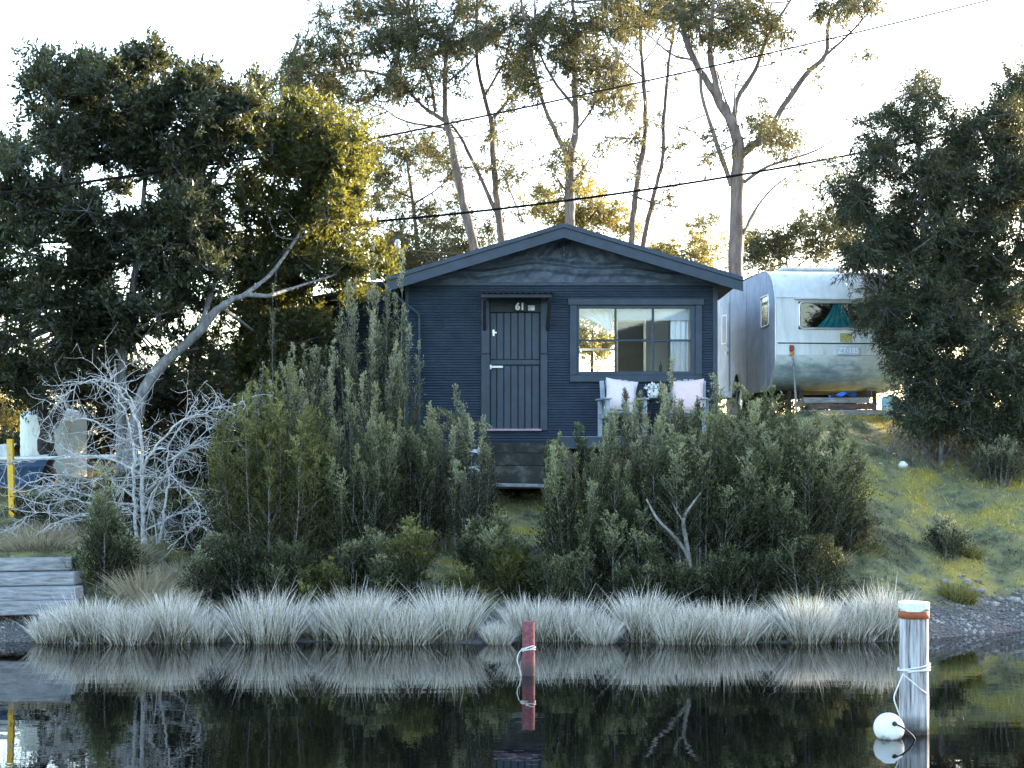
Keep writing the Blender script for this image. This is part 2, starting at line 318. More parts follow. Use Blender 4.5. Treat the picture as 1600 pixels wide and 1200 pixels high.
# ------------------------------------------------------------------ ground and water
def grid_obj(name, xs, ys, fz, mat):
    X, Y = np.meshgrid(xs, ys); Z = fz(X, Y); nx, ny = len(xs), len(ys)
    i = np.arange(ny-1)[:, None]*nx+np.arange(nx-1)[None]; q = np.stack([i, i+1, i+nx+1, i+nx], -1).reshape(-1, 4)
    return np_mesh(name, np.stack([X, Y, Z], -1).reshape(-1, 3), q, mat, None, None, True)
xs = np.unique(np.concatenate([np.linspace(-10, 11, 130), np.linspace(-40, 40, 60), np.linspace(-600, 600, 31)]))
ys = np.unique(np.concatenate([np.linspace(16.5, 27, 105), np.linspace(27, 60, 40), np.linspace(60, 900, 20)]))
tag(grid_obj('ground', xs, ys, ground, M['ground']), 'mossy grass bank rising from the water to the cabin', 'ground', kind='structure')
tag(grid_obj('water', np.linspace(-300, 300, 7), np.linspace(-300, 21, 5), lambda x, y: x*0, M['water']), 'still dark water reflecting the reeds and bank', 'water', kind='structure')

M['added_slope'] = surf('added_wooded_slope', [(.3, (.018, .026, .018)), (.55, (.045, .06, .04)), (.75, (.075, .09, .055))], .25, .9, .6, .8)
def added_ridge(x, y):
    return -1+(15+4*np.sin(x*.021+1)+3*np.sin(x*.047)+1.2*np.sin(x*.31)+.8*np.sin(x*.77+y*.3))*sstep(110, 165, -y)
tag(grid_obj('added_hill', np.linspace(-420, 420, 160), np.linspace(-330, -105, 40), added_ridge, M['added_slope']), 'added wooded ridge behind the viewer, unseen, blocking horizon haze from the window', 'added_hill', kind='structure')  # added ridge, unseen; cuts low horizon light and haze reflected in the window
rng = np.random.default_rng(11)
# short turf on the bank, one mass
N = 95000
gx = rng.uniform(-9, 10.5, N); gy = rng.uniform(17.6, 25.5, N); s_ = gy-shore(gx)
k = (s_ > np.where(gx > 3.5, .95, .8)+rng.normal(0, .25, N)) & ~((gx > -1.7) & (gx < 3.3) & (gy > 23.9)) & (rng.uniform(size=N) < np.where(gx > 3.5, 1, .55))
gx, gy = gx[k], gy[k]; pos = np.stack([gx, gy, ground(gx, gy)-.005], -1)
d = unit(rng.normal(size=pos.shape)*[.55, .55, .25]+[0, 0, .8])
V, Q = leaves(rng, pos, d, rng.uniform(.02, .07, len(pos))*(1+1.2*(rng.uniform(size=len(pos)) < .08)), .013, tri=True)
tag(np_mesh('turf_grass', V, Q, M['turf'], None, rng.uniform(0, 1, len(pos))), 'short mossy yellow and green grass covering the bank', 'grass', kind='stuff')
# pebbles on both gravel shores, one mass
def pebble_field(n, fx, r0, r1):
    x, y = fx(n); r = r0+(r1-r0)*rng.uniform(size=n)**3
    z = ground(x, y)+r*.2
    o = np.array([[1, 0, 0], [0, 1, 0], [-1, 0, 0], [0, -1, 0], [0, 0, .7], [0, 0, -.7]])
    ang = rng.uniform(0, 6.28, n); ca, sa = np.cos(ang), np.sin(ang)
    sc = rng.uniform(.6, 1.3, (n, 1, 3))*r[:, None, None]; v = o[None]*sc
    v = np.stack([v[..., 0]*ca[:, None]-v[..., 1]*sa[:, None], v[..., 0]*sa[:, None]+v[..., 1]*ca[:, None], v[..., 2]], -1)+np.stack([x, y, z], -1)[:, None]
    f = []
    for a in range(4): f += [[a, (a+1) % 4, 4, 4], [(a+1) % 4, a, 5, 5]]
    f = np.array(f); return v.reshape(-1, 3), (f[None]+np.arange(n)[:, None, None]*6).reshape(-1, 4)
def tri_mesh(name, V, T, mat, parent=None):
    me = bpy.data.meshes.new(name); me.vertices.add(len(V)); me.vertices.foreach_set('co', np.asarray(V, np.float32).ravel())
    T = np.asarray(T, np.int32)[:, :3]; me.loops.add(T.size); me.loops.foreach_set('vertex_index', T.ravel())
    me.polygons.add(len(T)); me.polygons.foreach_set('loop_start', np.arange(0, T.size, 3, dtype=np.int32)); me.polygons.foreach_set('use_smooth', np.ones(len(T), bool))
    me.update(calc_edges=True); me.materials.append(mat); return link(bpy.data.objects.new(name, me), parent)
def fx_r(n): x = rng.uniform(4.6, 8.5, n); return x, shore(x)+rng.uniform(-.15, .55, n)+rng.exponential(.22, n)
V, T = pebble_field(3600, fx_r, .006, .036)
tag(tri_mesh('gravel', V, T, M['stone']), 'grey pebbles along the right shore behind the mooring pile', 'gravel', kind='stuff')
def fx_l(n): x = rng.uniform(-6.6, -4.6, n); return x, shore(x)+rng.uniform(-.1, .7, n)
V, T = pebble_field(2200, fx_l, .006, .025)
tag(tri_mesh('gravel', V, T, M['stone']), 'fine purplish gravel below the grey timber sleepers', 'gravel', kind='stuff')
def rock(name, p, r, label, cat, group=None, seed=0, mat='stone'):
    bm = bmesh.new(); bmesh.ops.create_icosphere(bm, subdivisions=2, radius=1); g = random.Random(seed)
    ph = [g.uniform(0, 6) for _ in range(6)]; sc = (g.uniform(.9, 1.4), g.uniform(.7, 1.1), g.uniform(.5, .8))
    for v in bm.verts:
        n = 1+.16*math.sin(3*v.co.x+ph[0])+.14*math.sin(4*v.co.y+ph[1])+.12*math.sin(5*v.co.z+ph[2])
        v.co = Vector((v.co.x*sc[0], v.co.y*sc[1], v.co.z*sc[2]))*n*r+Vector(p)
    return tag(bm_obj(name, bm, M[mat], None, True), label, cat, group)
p = on_ground(1410, 22.4); rock('rock', p+Vector((0, 0, .03)), .085, 'single pale rock lying on the mossy slope below the caravan', 'rock', seed=3, mat='white')
for i in range(16):
    px = 1470+i*9+random.uniform(-5, 5); Y = 19.0+random.uniform(0, .75); p = on_ground(px, Y)
    rock('shore_stone', p+Vector((0, 0, .01)), random.uniform(.035, .075), 'rounded grey stone among the shore pebbles behind the mooring pile', 'stone', 'larger stones on the right shore', seed=20+i)

# ------------------------------------------------------------------ cabin
YW = 24.0
def hx(px): return (px-800)/100.0
def hz(py): return CAMH+(HZ-py)/100.0
cabin = thing('cabin', 'small navy blue weatherboard cabin with gable roof and white 61 over the door', 'cabin', (0.78, 24, gz(.78, 24)))
def corrugated(name, x0, x1, z0, z1, parent, y=YW, pitch=.041, amp=.0085, mat='navy_wall'):
    nseg = max(2, int((z1-z0)/pitch*8)); z = np.linspace(z0, z1, nseg+1); yy = y+amp*np.cos(2*np.pi*(z-2.0)/pitch)-amp
    nx = max(2, int((x1-x0)/.25)+1); x = np.linspace(x0, x1, nx)
    wob = .0015*np.sin(x*5.1)
    X = np.repeat(x[None], nseg+1, 0); Z = np.repeat(z[:, None], nx, 1); Y = yy[:, None]+wob[None]*.5+0*Z
    i = np.arange(nseg)[:, None]*nx+np.arange(nx-1)[None]
    return np_mesh(name, np.stack([X, Y, Z], -1).reshape(-1, 3), np.stack([i, i+1, i+nx+1, i+nx], -1).reshape(-1, 4), M[mat], parent, None, True)
# structural wall behind the cladding (with the window and door openings left free)
wb = bmesh.new()
def wbx(a, b, c, d): bm_box(wb, (hx(a), hx(b)), (YW+.012, YW+.09), (hz(d), hz(c)), 0)
wbx(637, 764, 440, 694); wbx(764, 846, 440, 472); wbx(764, 846, 674, 694); wbx(846, 903, 440, 694); wbx(903, 1082, 440, 481); wbx(903, 1082, 582, 694); wbx(1082, 1119, 440, 694)
wall = bm_obj('wall', wb, M['navy_dark'], cabin)
for (a, b, rows) in ((636, 752, (443, 503, 601, 691)), (853, 891, (443, 503, 601, 691)), (1096, 1114, (443, 503, 601, 691))):
    for r0, r1 in zip(rows[:-1], rows[1:]):
        corrugated('corrugated_sheet', hx(a), hx(b), hz(r1)-.008, hz(r0), wall, YW-.002*(rows.index(r0) % 2))
corrugated('corrugated_sheet', hx(752), hx(853), hz(470), hz(443), wall); corrugated('corrugated_sheet', hx(758), hx(853), hz(691), hz(675), wall)
corrugated('corrugated_sheet', hx(891), hx(1096), hz(469), hz(443), wall); corrugated('corrugated_sheet', hx(891), hx(1096), hz(691), hz(595), wall)
box('corner_board', (hx(1113.5), hx(1121)), (YW-.03, YW+.02), (hz(692), hz(442)), M['navy'], cabin)
box('corner_board', (hx(633), hx(638.5)), (YW-.02, YW+.03), (hz(692), hz(442)), M['navy'], cabin)
box('base_board', (hx(636), hx(1120)), (YW-.012, YW+.03), (hz(699), hz(692)), M['navy'], cabin)
box('frieze_board', (hx(640), hx(1118)), (YW-.035, YW+.03), (hz(446.5), hz(442)), M['navy'], cabin)
# gable panel: buckled sheet, painted
ap = (hx(881), hz(366)); gl, gr = hx(640), hx(1122); gb = hz(442)
nx, nz = 120, 34; Vv = []; 
for j in range(nz+1):
    v = j/nz; z = gb+(ap[1]-gb)*v; a = gl+(ap[0]-gl)*v; b = gr+(ap[0]-gr)*v
    for i in range(nx+1):
        x = a+(b-a)*i/nx; h = z-gb
        c1 = .20+.05*math.sin(x*1.7+.6)+.03*math.sin(x*4.3); c2 = .36+.05*math.sin(x*1.3+2)
        y = -.06*math.exp(-((h-c1)/.03)**2)-.04*math.exp(-((h-c1+.06)/.03)**2)+.03*math.exp(-((h-c1-.05)/.04)**2)-.018*math.exp(-((h-c2)/.05)**2)*(.5+.5*math.sin(x*2.2))
        y += .010*math.sin(x*7+h*14)+.009*math.sin(x*13-h*23)+.006*math.sin(x*29+h*19)+.004*math.sin(x*47-h*41)
        y -= .03*math.exp(-((x-ap[0])/.03)**2)*(.5+.5*math.sin(h*55))*math.exp(-((h-.45)/.22)**2)
        Vv.append((x, YW-.035+y*.9, z))
ii = np.arange(nz)[:, None]*(nx+1)+np.arange(nx)[None]
np_mesh('gable_panel', Vv, np.stack([ii, ii+1, ii+nx+2, ii+nx+1], -1).reshape(-1, 4), M['navy_plaster'], cabin, None, True)
# little iron ornament at the peak
bm = bmesh.new()
for (a, b, c, d) in ((875, 382, 888, 384), (879, 377, 883, 402), (875, 394, 887, 397), (876, 388, 878, 396), (884, 388, 886, 396)):
    bm_box(bm, (hx(a), hx(c)), (YW-.085, YW-.06), (hz(d), hz(b)), .003)
bm_obj('gable_ornament', bm, M['navy_plaster'], cabin)
# roof: two slabs, barge boards and cappings
YF, YB = 23.5, 28.2
ridge = P(881, 349, YF); le = P(604, 433, YF); re = P(1161, 433, YF)
def slab(name, a, b, t, y0, y1, mat, parent, off=0.0):
    """a->b upper edge line in the XZ plane, thickness t downward, between y0 and y1"""
    bm = bmesh.new(); vs_ = [bm.verts.new((q.x, y, q.z-o-off)) for y in (y0, y1) for q, o in ((a, 0), (b, 0), (b, t), (a, t))]
    for f in ((0, 1, 2, 3), (7, 6, 5, 4), (0, 4, 5, 1), (1, 5, 6, 2), (2, 6, 7, 3), (3, 7, 4, 0)): bm.faces.new([vs_[i] for i in f])
    return bm_obj(name, bm, mat, parent)
roof = slab('roof', le, ridge, .05, YF+.03, YB, M['navy_dark'], cabin, .012)
slab('roof', ridge, re, .05, YF+.03, YB, M['navy_dark'], cabin, .012)
for a, b in ((le, ridge), (ridge, re)):
    slab('barge_board', a, b, .155, YF, YF+.028, M['navy'], cabin, .062)
    slab('barge_capping', a, b, .066, YF-.03, YF+.05, M['navy'], cabin, -.006)
# soffit lining under the overhang
slab('soffit', le, ridge, .012, YF+.05, YW+.05, M['navy_dark'], cabin, .10); slab('soffit', ridge, re, .012, YF+.05, YW+.05, M['navy_dark'], cabin, .10)
# other walls of the house and the room inside
xl, xr = hx(637), hx(1119); yb = 27.6; zf, ze = 2.55, hz(442)
side = bmesh.new(); bm_box(side, (xl, xl+.08), (YW+.09, yb), (1.9, ze+.05), 0); bm_obj('side_wall', side, M['navy_dark'], cabin)
side = bmesh.new(); bm_box(side, (xr-.08, xr), (YW+.09, yb), (1.9, ze+.05), 0); bm_obj('side_wall', side, M['navy_dark'], cabin)
bw = bmesh.new()                                    # back wall with a window hole looking out to the trees
wx0, wx1, wz0, wz1 = 1.16, 1.86, 3.55, 4.62
bm_box(bw, (xl, wx0), (yb, yb+.08), (1.9, ze), 0); bm_box(bw, (wx1, xr), (yb, yb+.08), (1.9, ze), 0)
bm_box(bw, (wx0, wx1), (yb, yb+.08), (1.9, wz0), 0); bm_box(bw, (wx0, wx1), (yb, yb+.08), (wz1, ze), 0)
bm_obj('back_wall', bw, M['white_inner'], cabin)
box('ceiling', (xl+.08, xr-.08), (YW+.09, yb), (ze-.02, ze+.01), M['white_inner'], cabin, 0)
box('floor', (xl+.08, xr-.08), (YW+.09, yb), (zf-.05, zf), M['floor_in'], cabin, 0)
box('inner_lining', (xr-.11, xr-.083), (YW+.1, yb-.01), (zf, ze-.02), M['white_inner'], cabin, 0)
box('partition', (1.02, 1.08), (YW+1.6, yb-.01), (zf, ze-.02), M['white_inner'], cabin, 0)
box('inner_doorway', (1.90, 2.36), (yb-.03, yb-.004), (zf, zf+2.0), M['navy_dark'], cabin, 0)
box('cupboard', (2.36, 2.75), (yb-.5, yb-.01), (zf, zf+2.05), M['white_inner'], cabin)
box('kitchen_bench', (2.2, 3.0), (YW+.7, YW+1.2), (zf, zf+.9), M['blind'], cabin)
for a, b in ((wx0-.05, wx0), (wx1, wx1+.05)): box('back_window_frame', (a, b), (yb-.03, yb+.02), (wz0-.05, wz1+.05), M['white'], cabin)
box('back_window_frame', (wx0, wx1), (yb-.03, yb+.02), (wz0+.5, wz0+.54), M['white'], cabin)
# door
door = box('door', (hx(764.5), hx(845)), (YW+.05, YW+.075), (hz(672), hz(472)), M['navy_dark'], cabin, 0)
e = [765.5, 776, 787, 798, 809.3, 820, 831, 843.5]
for a, b in zip(e[:-1], e[1:]):
    for r0, r1 in ((472.5, 561.5), (571, 671)):
        box('plank', (hx(a)+.006, hx(b)-.006), (YW+.028+random.uniform(-.004, .003), YW+.055), (hz(r1), hz(r0)), M['navy'], door, .006)
box('rail', (hx(765.5), hx(843.5)), (YW+.012, YW+.05), (hz(570), hz(562)), M['navy'], door, .006)
hb = bmesh.new(); bm_box(hb, (hx(761), hx(786)), (YW-.035, YW-.015), (hz(575.2), hz(571.8)), .006); bm_box(hb, (hx(763), hx(768)), (YW-.03, YW+.03), (hz(577), hz(570)), .004)
bm_obj('handle', hb, M['white'], door)
hb = bmesh.new(); bm_box(hb, (hx(769.5), hx(773)), (YW+.005, YW+.03), (hz(525), hz(515)), .003); bm_box(hb, (hx(770), hx(776)), (YW-.005, YW+.03), (hz(521), hz(518.5)), .003)
bm_obj('latch', hb, M['chrome'], door)
for a, b in ((752, 765), (844.5, 855)):
    box('door_post', (hx(a), hx(b)), (YW-.04, YW+.06), (hz(553), hz(462)), M['navy'], cabin, .006); box('door_post', (hx(a)-.004, hx(b)+.004), (YW-.045, YW+.06), (hz(673), hz(553.6)), M['navy'], cabin, .006)
box('door_sill', (hx(760), hx(846)), (YW-.07, YW+.05), (hz(673.5), hz(670)), M['pink'], cabin, .006)
box('door_head', (hx(765), hx(845)), (YW-.02, YW+.06), (hz(488), hz(468)), M['navy_dark'], cabin)
def text_mesh(name, s, size, loc, mat, parent, bold=.0, extr=.003, sx=1.0):
    cu = bpy.data.curves.new(name, 'FONT'); cu.body = s; cu.size = size; cu.extrude = extr; cu.offset = bold; cu.align_x = 'CENTER'; cu.align_y = 'CENTER'; cu.resolution_u = 3
    o = bpy.data.objects.new(name, cu); C.objects.link(o); dg = bpy.context.evaluated_depsgraph_get(); me = bpy.data.meshes.new_from_object(o.evaluated_get(dg))
    bpy.data.objects.remove(o); bpy.data.curves.remove(cu)
    T = Matrix.Translation(loc) @ Matrix.Rotation(R(90), 4, 'X') @ Matrix.Diagonal((sx, 1, 1, 1)); me.transform(T); me.materials.clear(); me.materials.append(mat)
    return link(bpy.data.objects.new(name, me), parent)
plate = box('number_board', (hx(803), hx(823)), (YW-.045, YW-.022), (hz(487), hz(472)), M['navy_dark'], cabin)
text_mesh('house_number', '61', .15, (hx(812.5), YW-.05, hz(479.8)), M['white'], plate, .006)
sp = box('small_sign', (hx(825), hx(835.5)), (YW-.03, YW-.021), (hz(485.5), hz(477.5)), M['blind'], cabin, .002)
box('sign_mark', (hx(830), hx(835)), (YW-.034, YW-.0305), (hz(485), hz(480.5)), M['white'], sp, .001)
# awning over the door
nx = 60; x = np.linspace(hx(750), hx(866), nx+1); zz = .014*np.cos(2*np.pi*x/.085)
V = []; 
for (y, z, t) in ((YW-.02, hz(455), 0), (YW-.5, hz(462.5), 0), (YW-.5, hz(462.5), -.006), (YW-.02, hz(455), -.006)):
    V.append(np.stack([x, np.full(nx+1, y), z+zz+t], -1))
i = np.arange(3)[:, None]*(nx+1)+np.arange(nx)[None]
np_mesh('awning_sheet', np.vstack(V), np.stack([i, i+1, i+nx+2, i+nx+1], -1).reshape(-1, 4), M['rust_black'], cabin, None, True)
box('awning_beam', (hx(752), hx(861)), (YW-.47, YW-.42), (hz(470), hz(464.6)), M['navy_dark'], cabin); box('awning_beam', (hx(750), hx(862)), (YW-.03, YW-.002), (hz(462), hz(455.6)), M['navy_dark'], cabin)
for a in (757, 855):
    beam('awning_bracket', (hx(a), YW-.03, hz(515)), (hx(a+(1 if a < 800 else 3)), YW-.44, hz(471)), .05, .06, M['rust_black'], cabin)
    box('awning_rafter', (hx(a)-.025, hx(a)+.025), (YW-.42, YW-.04), (hz(470), hz(466)), M['rust_black'], cabin)
# window
win = box('window', (hx(887), hx(1100)), (YW-.05, YW+.0), (hz(477), hz(467)), M['navy'], cabin, .006)
box('architrave', (hx(890), hx(901.5)), (YW-.045, YW), (hz(586), hz(477.2)), M['navy'], win, .006); box('architrave', (hx(1086), hx(1097)), (YW-.045, YW), (hz(586), hz(477.2)), M['navy'], win, .006)
box('architrave', (hx(890), hx(1097)), (YW-.055, YW), (hz(597), hz(586.2)), M['navy'], win, .006)
for (a, b, c, d) in ((901.7, 905, 477.4, 586), (1079, 1085.8, 477.4, 586), (905, 1079, 477.4, 482), (905, 1079, 580.5, 586)):
    box('sash', (hx(a), hx(b)), (YW-.02, YW+.05), (hz(d), hz(c)), M['navy'], win, .003)
for (a, b) in ((960, 963.5), (1018.5, 1022)): box('muntin', (hx(a), hx(b)), (YW-.005, YW+.04), (hz(580.4), hz(482.1)), M['navy'], win, .003)
box('muntin', (hx(905.1), hx(1078.9)), (YW-.001, YW+.036), (hz(533.4), hz(530.2)), M['navy'], win, .003)
for ia, (a, b) in enumerate(((905, 960), (963.5, 1018.5), (1022, 1079))):
    for c, d in ((482, 530.2), (533.4, 580.5)):
        bm = bmesh.new(); ty = random.uniform(-.002, .002); vs_ = [bm.verts.new(q) for q in ((hx(a), YW+.014+ty, hz(d)), (hx(b), YW+.016-ty, hz(d)), (hx(b), YW+.015-ty, hz(c)), (hx(a), YW+.013+ty, hz(c)))]
        bm.faces.new(vs_); bm_obj('pane', bm, M['glass'], win)
box('blind', (hx(962), hx(1078)), (YW+.10, YW+.108), (hz(500), hz(481)), M['blind'], cabin, .002)
nx = 40; x = np.linspace(hx(1049), hx(1077), nx+1); yv = YW+.14+.018*np.sin(np.linspace(0, 22, nx+1))
np_mesh('curtain', np.vstack([np.stack([x, yv, np.full(nx+1, z)], -1) for z in (hz(581), hz(497))]), [[i, i+1, i+nx+2, i+nx+1] for i in range(nx)], M['curtain'], cabin, None, True)
# gathered curtain swept aside behind the first pane
V = []; n1 = 24
for j in range(15):
    t = j/14; z = hz(481)-(t*.36)
    for i in range(n1+1):
        u = i/n1; wd = (1-t)**1.5; x = hx(958)-u*(.08+.48*wd); V.append((x, YW+.2+.02*math.sin(u*26), z+(-.10*u*u*(1-t))))
i = np.arange(14)[:, None]*(n1+1)+np.arange(n1)[None]
np_mesh('curtain', V, np.stack([i, i+1, i+n1+2, i+n1+1], -1).reshape(-1, 4), M['curtain'], cabin, None, True)
def lathe(name, prof, loc, mat, parent=None, k=16, T=None):
    """prof: (radius, z) list"""
    an = np.linspace(0, 2*np.pi, k, endpoint=False); V = np.array([(r*math.cos(a), r*math.sin(a), z) for r, z in prof for a in an])
    if T is not None: V = np.array([tuple(T @ Vector(v)) for v in V])
    V = V+np.array(loc); n = len(prof); i = np.arange(n-1)[:, None]*k; j = np.arange(k)[None]; j2 = (j+1) % k
    return np_mesh(name, V, np.stack([i+j, i+j2, i+k+j2, i+k+j], -1).reshape(-1, 4), mat, parent, None, True)
for px_, hh in ((1033, .15), (1046, .10)):
    tag(lathe('bottle', [(0, 0), (.022, 0), (.024, hh*.6), (.009, hh*.75), (.009, hh), (0, hh)], (hx(px_), YW+.075, hz(580.3)), M['rust_black']), 'small dark bottle standing on the cabin window sill, %s' % ('the taller' if hh > .12 else 'the shorter'), 'bottle')
# downpipe, under-floor boards, hatch hinges, stumps
tb = Tubes(); tb.add(smooth_line([P(607, 452, 23.75), P(612, 458, 23.8), P(648, 486, 23.88), P(654, 494, 23.9), P(655, 520, 23.9), P(655, 700, 23.9)], 5), .028, 8); tb.build('downpipe', M['navy'], cabin)
for (a, b, c, d) in ((640, 764, 700.5, 714), (640, 764, 716, 730), (640, 764, 732, 748)): box('underfloor_board', (hx(a), hx(b)), (YW+.0, YW+.03), (hz(d), hz(c)), M['navy'], cabin)
for r_ in (704.5, 731):
    bm = bmesh.new(); a, b, z = hx(724), hx(747), hz(r_)
    vs_ = [bm.verts.new(q) for q in ((a, YW-.012, z), (b, YW-.012, z-.035), (b, YW-.012, z+.035), (a, YW-.003, z), (b, YW-.003, z-.035), (b, YW-.003, z+.035))]
    for f in ((0, 1, 2), (5, 4, 3), (0, 3, 4, 1), (1, 4, 5, 2), (2, 5, 3, 0)): bm.faces.new([vs_[i] for i in f])
    bm_box(bm, (b, b+.03), (YW-.014, YW-.002), (z-.055, z+.055), .003); bm_obj('strap_hinge', bm, M['plate_text'], cabin)
for x in (-1.5, -.3, .9, 2.1, 3.05):
    z0 = gz(x, 24.4); box('stump', (x-.06, x+.06), (24.3, 24.42), (z0-.1, zf-.05), M['brown_wood'], cabin)
sk = bmesh.new(); bm_box(sk, (hx(764), hx(1118)), (YW+.35, YW+.38), (1.4, zf-.05), 0); bm_obj('underfloor_board', sk, M['navy_dark'], cabin)
# set-back side wing with slatted screen
corr = thing('side_shed', 'dark blue lean-to behind the tall shrubs with a louvred slat opening', 'shed', (-3.0, 26.6, gz(-3, 26.6)))
corrugated('wall', P(540, 0, 26.6).x, P(650, 0, 26.6).x, 1.7, P(0, 440, 26.6).z, corr, 26.6, .05, .01)
box('wall', (P(440, 0, 26.65).x, P(540, 0, 26.65).x), (26.65, 26.7), (1.7, P(0, 470, 26.65).z), M['navy_dark'], corr, 0)
for kx in range(11):
    py = 484+kx*8.2; a = P(462, py, 26.6); b = P(522, py, 26.6); beam('slat', a, b, .06, .045, M['navy'], corr, .004, (0, -.5, 1))
for px_ in (456, 526): box('post', (P(px_, 0, 26.58).x-.03, P(px_, 0, 26.58).x+.03), (26.56, 26.63), (1.7, P(0, 478, 26.6).z), M['navy_dark'], corr)
slab('roof', P(430, 474, 26.2), P(640, 436, 26.2), .06, 26.1, 28.5, M['navy_dark'], corr)
# power service mast at the roof corner
mast = thing('service_mast', 'short grey power mast with white insulator beside the roof corner', 'mast', tuple(P(602, 402, 26.5)))
tb = Tubes(); tb.add([P(590, 432, 26.6), P(600, 404, 26.5), P(624, 389, 26.3)], .022, 6); tb.build('pole', M['chrome'], mast)
lathe('insulator', [(0, -.08), (.04, -.08), (.055, -.02), (.03, 0), (.055, .03), (.03, .08), (0, .09)], P(621, 382, 26.3), M['white'], mast)

# front steps
steps = thing('front_steps', 'dark mossy concrete steps stacked below the cabin door', 'steps', (.2, 23.4, gz(.2, 23.4)))
def bxp(name, a, b, c, d, Y0, Y1, mat, parent, bev=.008): return box(name, (P(a, 0, Y0).x, P(b, 0, Y0).x), (Y0, Y1), (P(0, d, Y0).z, P(0, c, Y0).z), M[mat], parent, bev)
bxp('step', 767, 872, 692, 708, 23.55, 23.98, 'concrete', steps); bxp('step', 767, 872, 708.3, 727.5, 23.25, 23.98, 'concrete', steps); bxp('step', 768, 872, 728, 764, 22.95, 23.98, 'concrete', steps)
tag(beam('timber_offcut', P(762, 757, 22.7), P(850, 759, 22.85), .12, .05, M['old_wood']), 'pale grey plank lying on the ground at the foot of the steps', 'plank')
# deck
deck = thing('deck', 'low blue timber deck under the chairs in front of the window', 'deck', (2.0, 23.4, gz(2, 23.4)))
for i in range(7): box('deck_board', (.72, 3.3), (22.98+i*.14, 23.11+i*.14), (2.405, 2.435), M['chair_wood'], deck)
box('fascia', (.72, 3.3), (22.93, 22.975), (2.25, 2.43), M['navy'], deck)
for x in (.85, 2.0, 3.2): box('post', (x-.05, x+.05), (23.05, 23.15), (gz(x, 23.1)-.1, 2.4), M['brown_wood'], deck)

# chairs, cushions, table
def pillow(name, c, s, th, rot, mat, label):
    n = 14; V = []; Qs = []
    for sgn in (1, -1):
        o = len(V)
        for j in range(n+1):
            for i in range(n+1):
                u, v = 2*i/n-1, 2*j/n-1; e_ = (max(0, 1-u*u)*max(0, 1-v*v))**.42
                pin = 1-.07*(1-u*u)*abs(v)**4; pin2 = 1-.07*(1-v*v)*abs(u)**4
                V.append(Vector((u*s*pin2*(1-.05*(1-v*v)), sgn*(th*e_+.004*math.sin(9*u+5*v)), v*s*pin)))
        for j in range(n):
            for i in range(n): q = o+j*(n+1)+i; Qs.append([q, q+1, q+n+2, q+n+1] if sgn < 0 else [q, q+n+1, q+n+2, q+1])
    V = [tuple(rot @ v+Vector(c)) for v in V]
    return tag(np_mesh(name, V, Qs, M[mat], None, None, True), label, 'cushion')
def chair(px, label, T0):
    Y = 23.45; x0 = P(px, 0, Y).x; base = Vector((x0, Y, 2.435)); t = thing('garden_chair', label, 'chair', tuple(base), 'garden chairs on the deck')
    T = Matrix.Translation(base) @ Matrix.Rotation(T0, 4, 'Z')
    W = .29
    for i in range(5):                                        # seat slats
        box('seat_slat', (-W+.02, W-.02), (-.24+i*.095, -.16+i*.095), (.36-.012*i, .385-.012*i), M['chair_wood'], t, .004, T)
    for i in range(6):                                        # reclined back slats
        x = -.235+i*.094; TT = T @ Matrix.Translation((x, .2, .33)) @ Matrix.Rotation(R(-16), 4, 'X')
        box('back_slat', (-.036, .036), (-.012, .012), (0, .56+.03*math.cos((i-2.5)*.6)), M['chair_wood'], t, .004, TT)
    for s in (-1, 1):
        box('leg', (s*W-.03, s*W+.03), (-.28, -.21), (0, .56), M['chair_wood'], t, .005, T)
        box('leg', (s*W-.03, s*W+.03), (.2, .27), (0, .56), M['chair_wood'], t, .005, T)
        box('arm', (s*W-.055, s*W+.055), (-.33, .33), (.561, .587), M['chair_wood'], t, .006, T)
        box('side_rail', (s*W-.028, s*W+.028), (-.21, .2), (.28, .355), M['chair_wood'], t, .004, T)
    return T
T1 = chair(972, 'weathered timber garden chair holding the plain pale cushion, nearer the door', R(10))
T2 = chair(1072, 'weathered timber garden chair holding the rose cushion, nearer the caravan', R(-12))
pillow('cushion', T1 @ Vector((.0, .06, .64)), .255, .085, (T1.to_3x3() @ Matrix.Rotation(R(-17), 3, 'X') @ Matrix.Rotation(R(8), 3, 'Y')), 'cushion', 'square pale pink cushion on the chair nearer the door')
pillow('cushion', T2 @ Vector((.02, .06, .63)), .26, .085, (T2.to_3x3() @ Matrix.Rotation(R(-17), 3, 'X') @ Matrix.Rotation(R(-4), 3, 'Y')), 'cushion_b', 'square rose pink cushion on the chair nearer the caravan')
tp = Vector((P(1020, 0, 23.45).x, 23.45, 2.435)); tbl = thing('side_table', 'small round dark table between the two garden chairs', 'table', tuple(tp))
lathe('table_top', [(0, .56), (.2, .56), (.205, .575), (.2, .59), (0, .59)], tp, M['rust_black'], tbl, 20)
for a in range(3): beam('leg', tp+Vector((.15*math.cos(a*2.1), .15*math.sin(a*2.1), 0)), tp+Vector((.06*math.cos(a*2.1), .06*math.sin(a*2.1), .56)), .025, .025, M['rust_black'], tbl)
pot = thing('flower_pot', 'white pot of small white flowers on the table between the chairs', 'pot', tuple(tp+Vector((0, 0, .59))))
lathe('pot', [(0, 0), (.06, 0), (.085, .05), (.09, .12), (.075, .14), (.07, .12), (0, .11)], tp+Vector((0, 0, .59)), M['pot'], pot)
pos = np.array(tp+Vector((0, 0, .74)))+unit(rng.normal(size=(160, 3)))*rng.uniform(.02, .13, (160, 1))*[1, 1, .7]
V, Q = leaves(rng, pos, unit(rng.normal(size=(160, 3))), .05, .04); np_mesh('flowers', V, Q, M['pot'], pot)
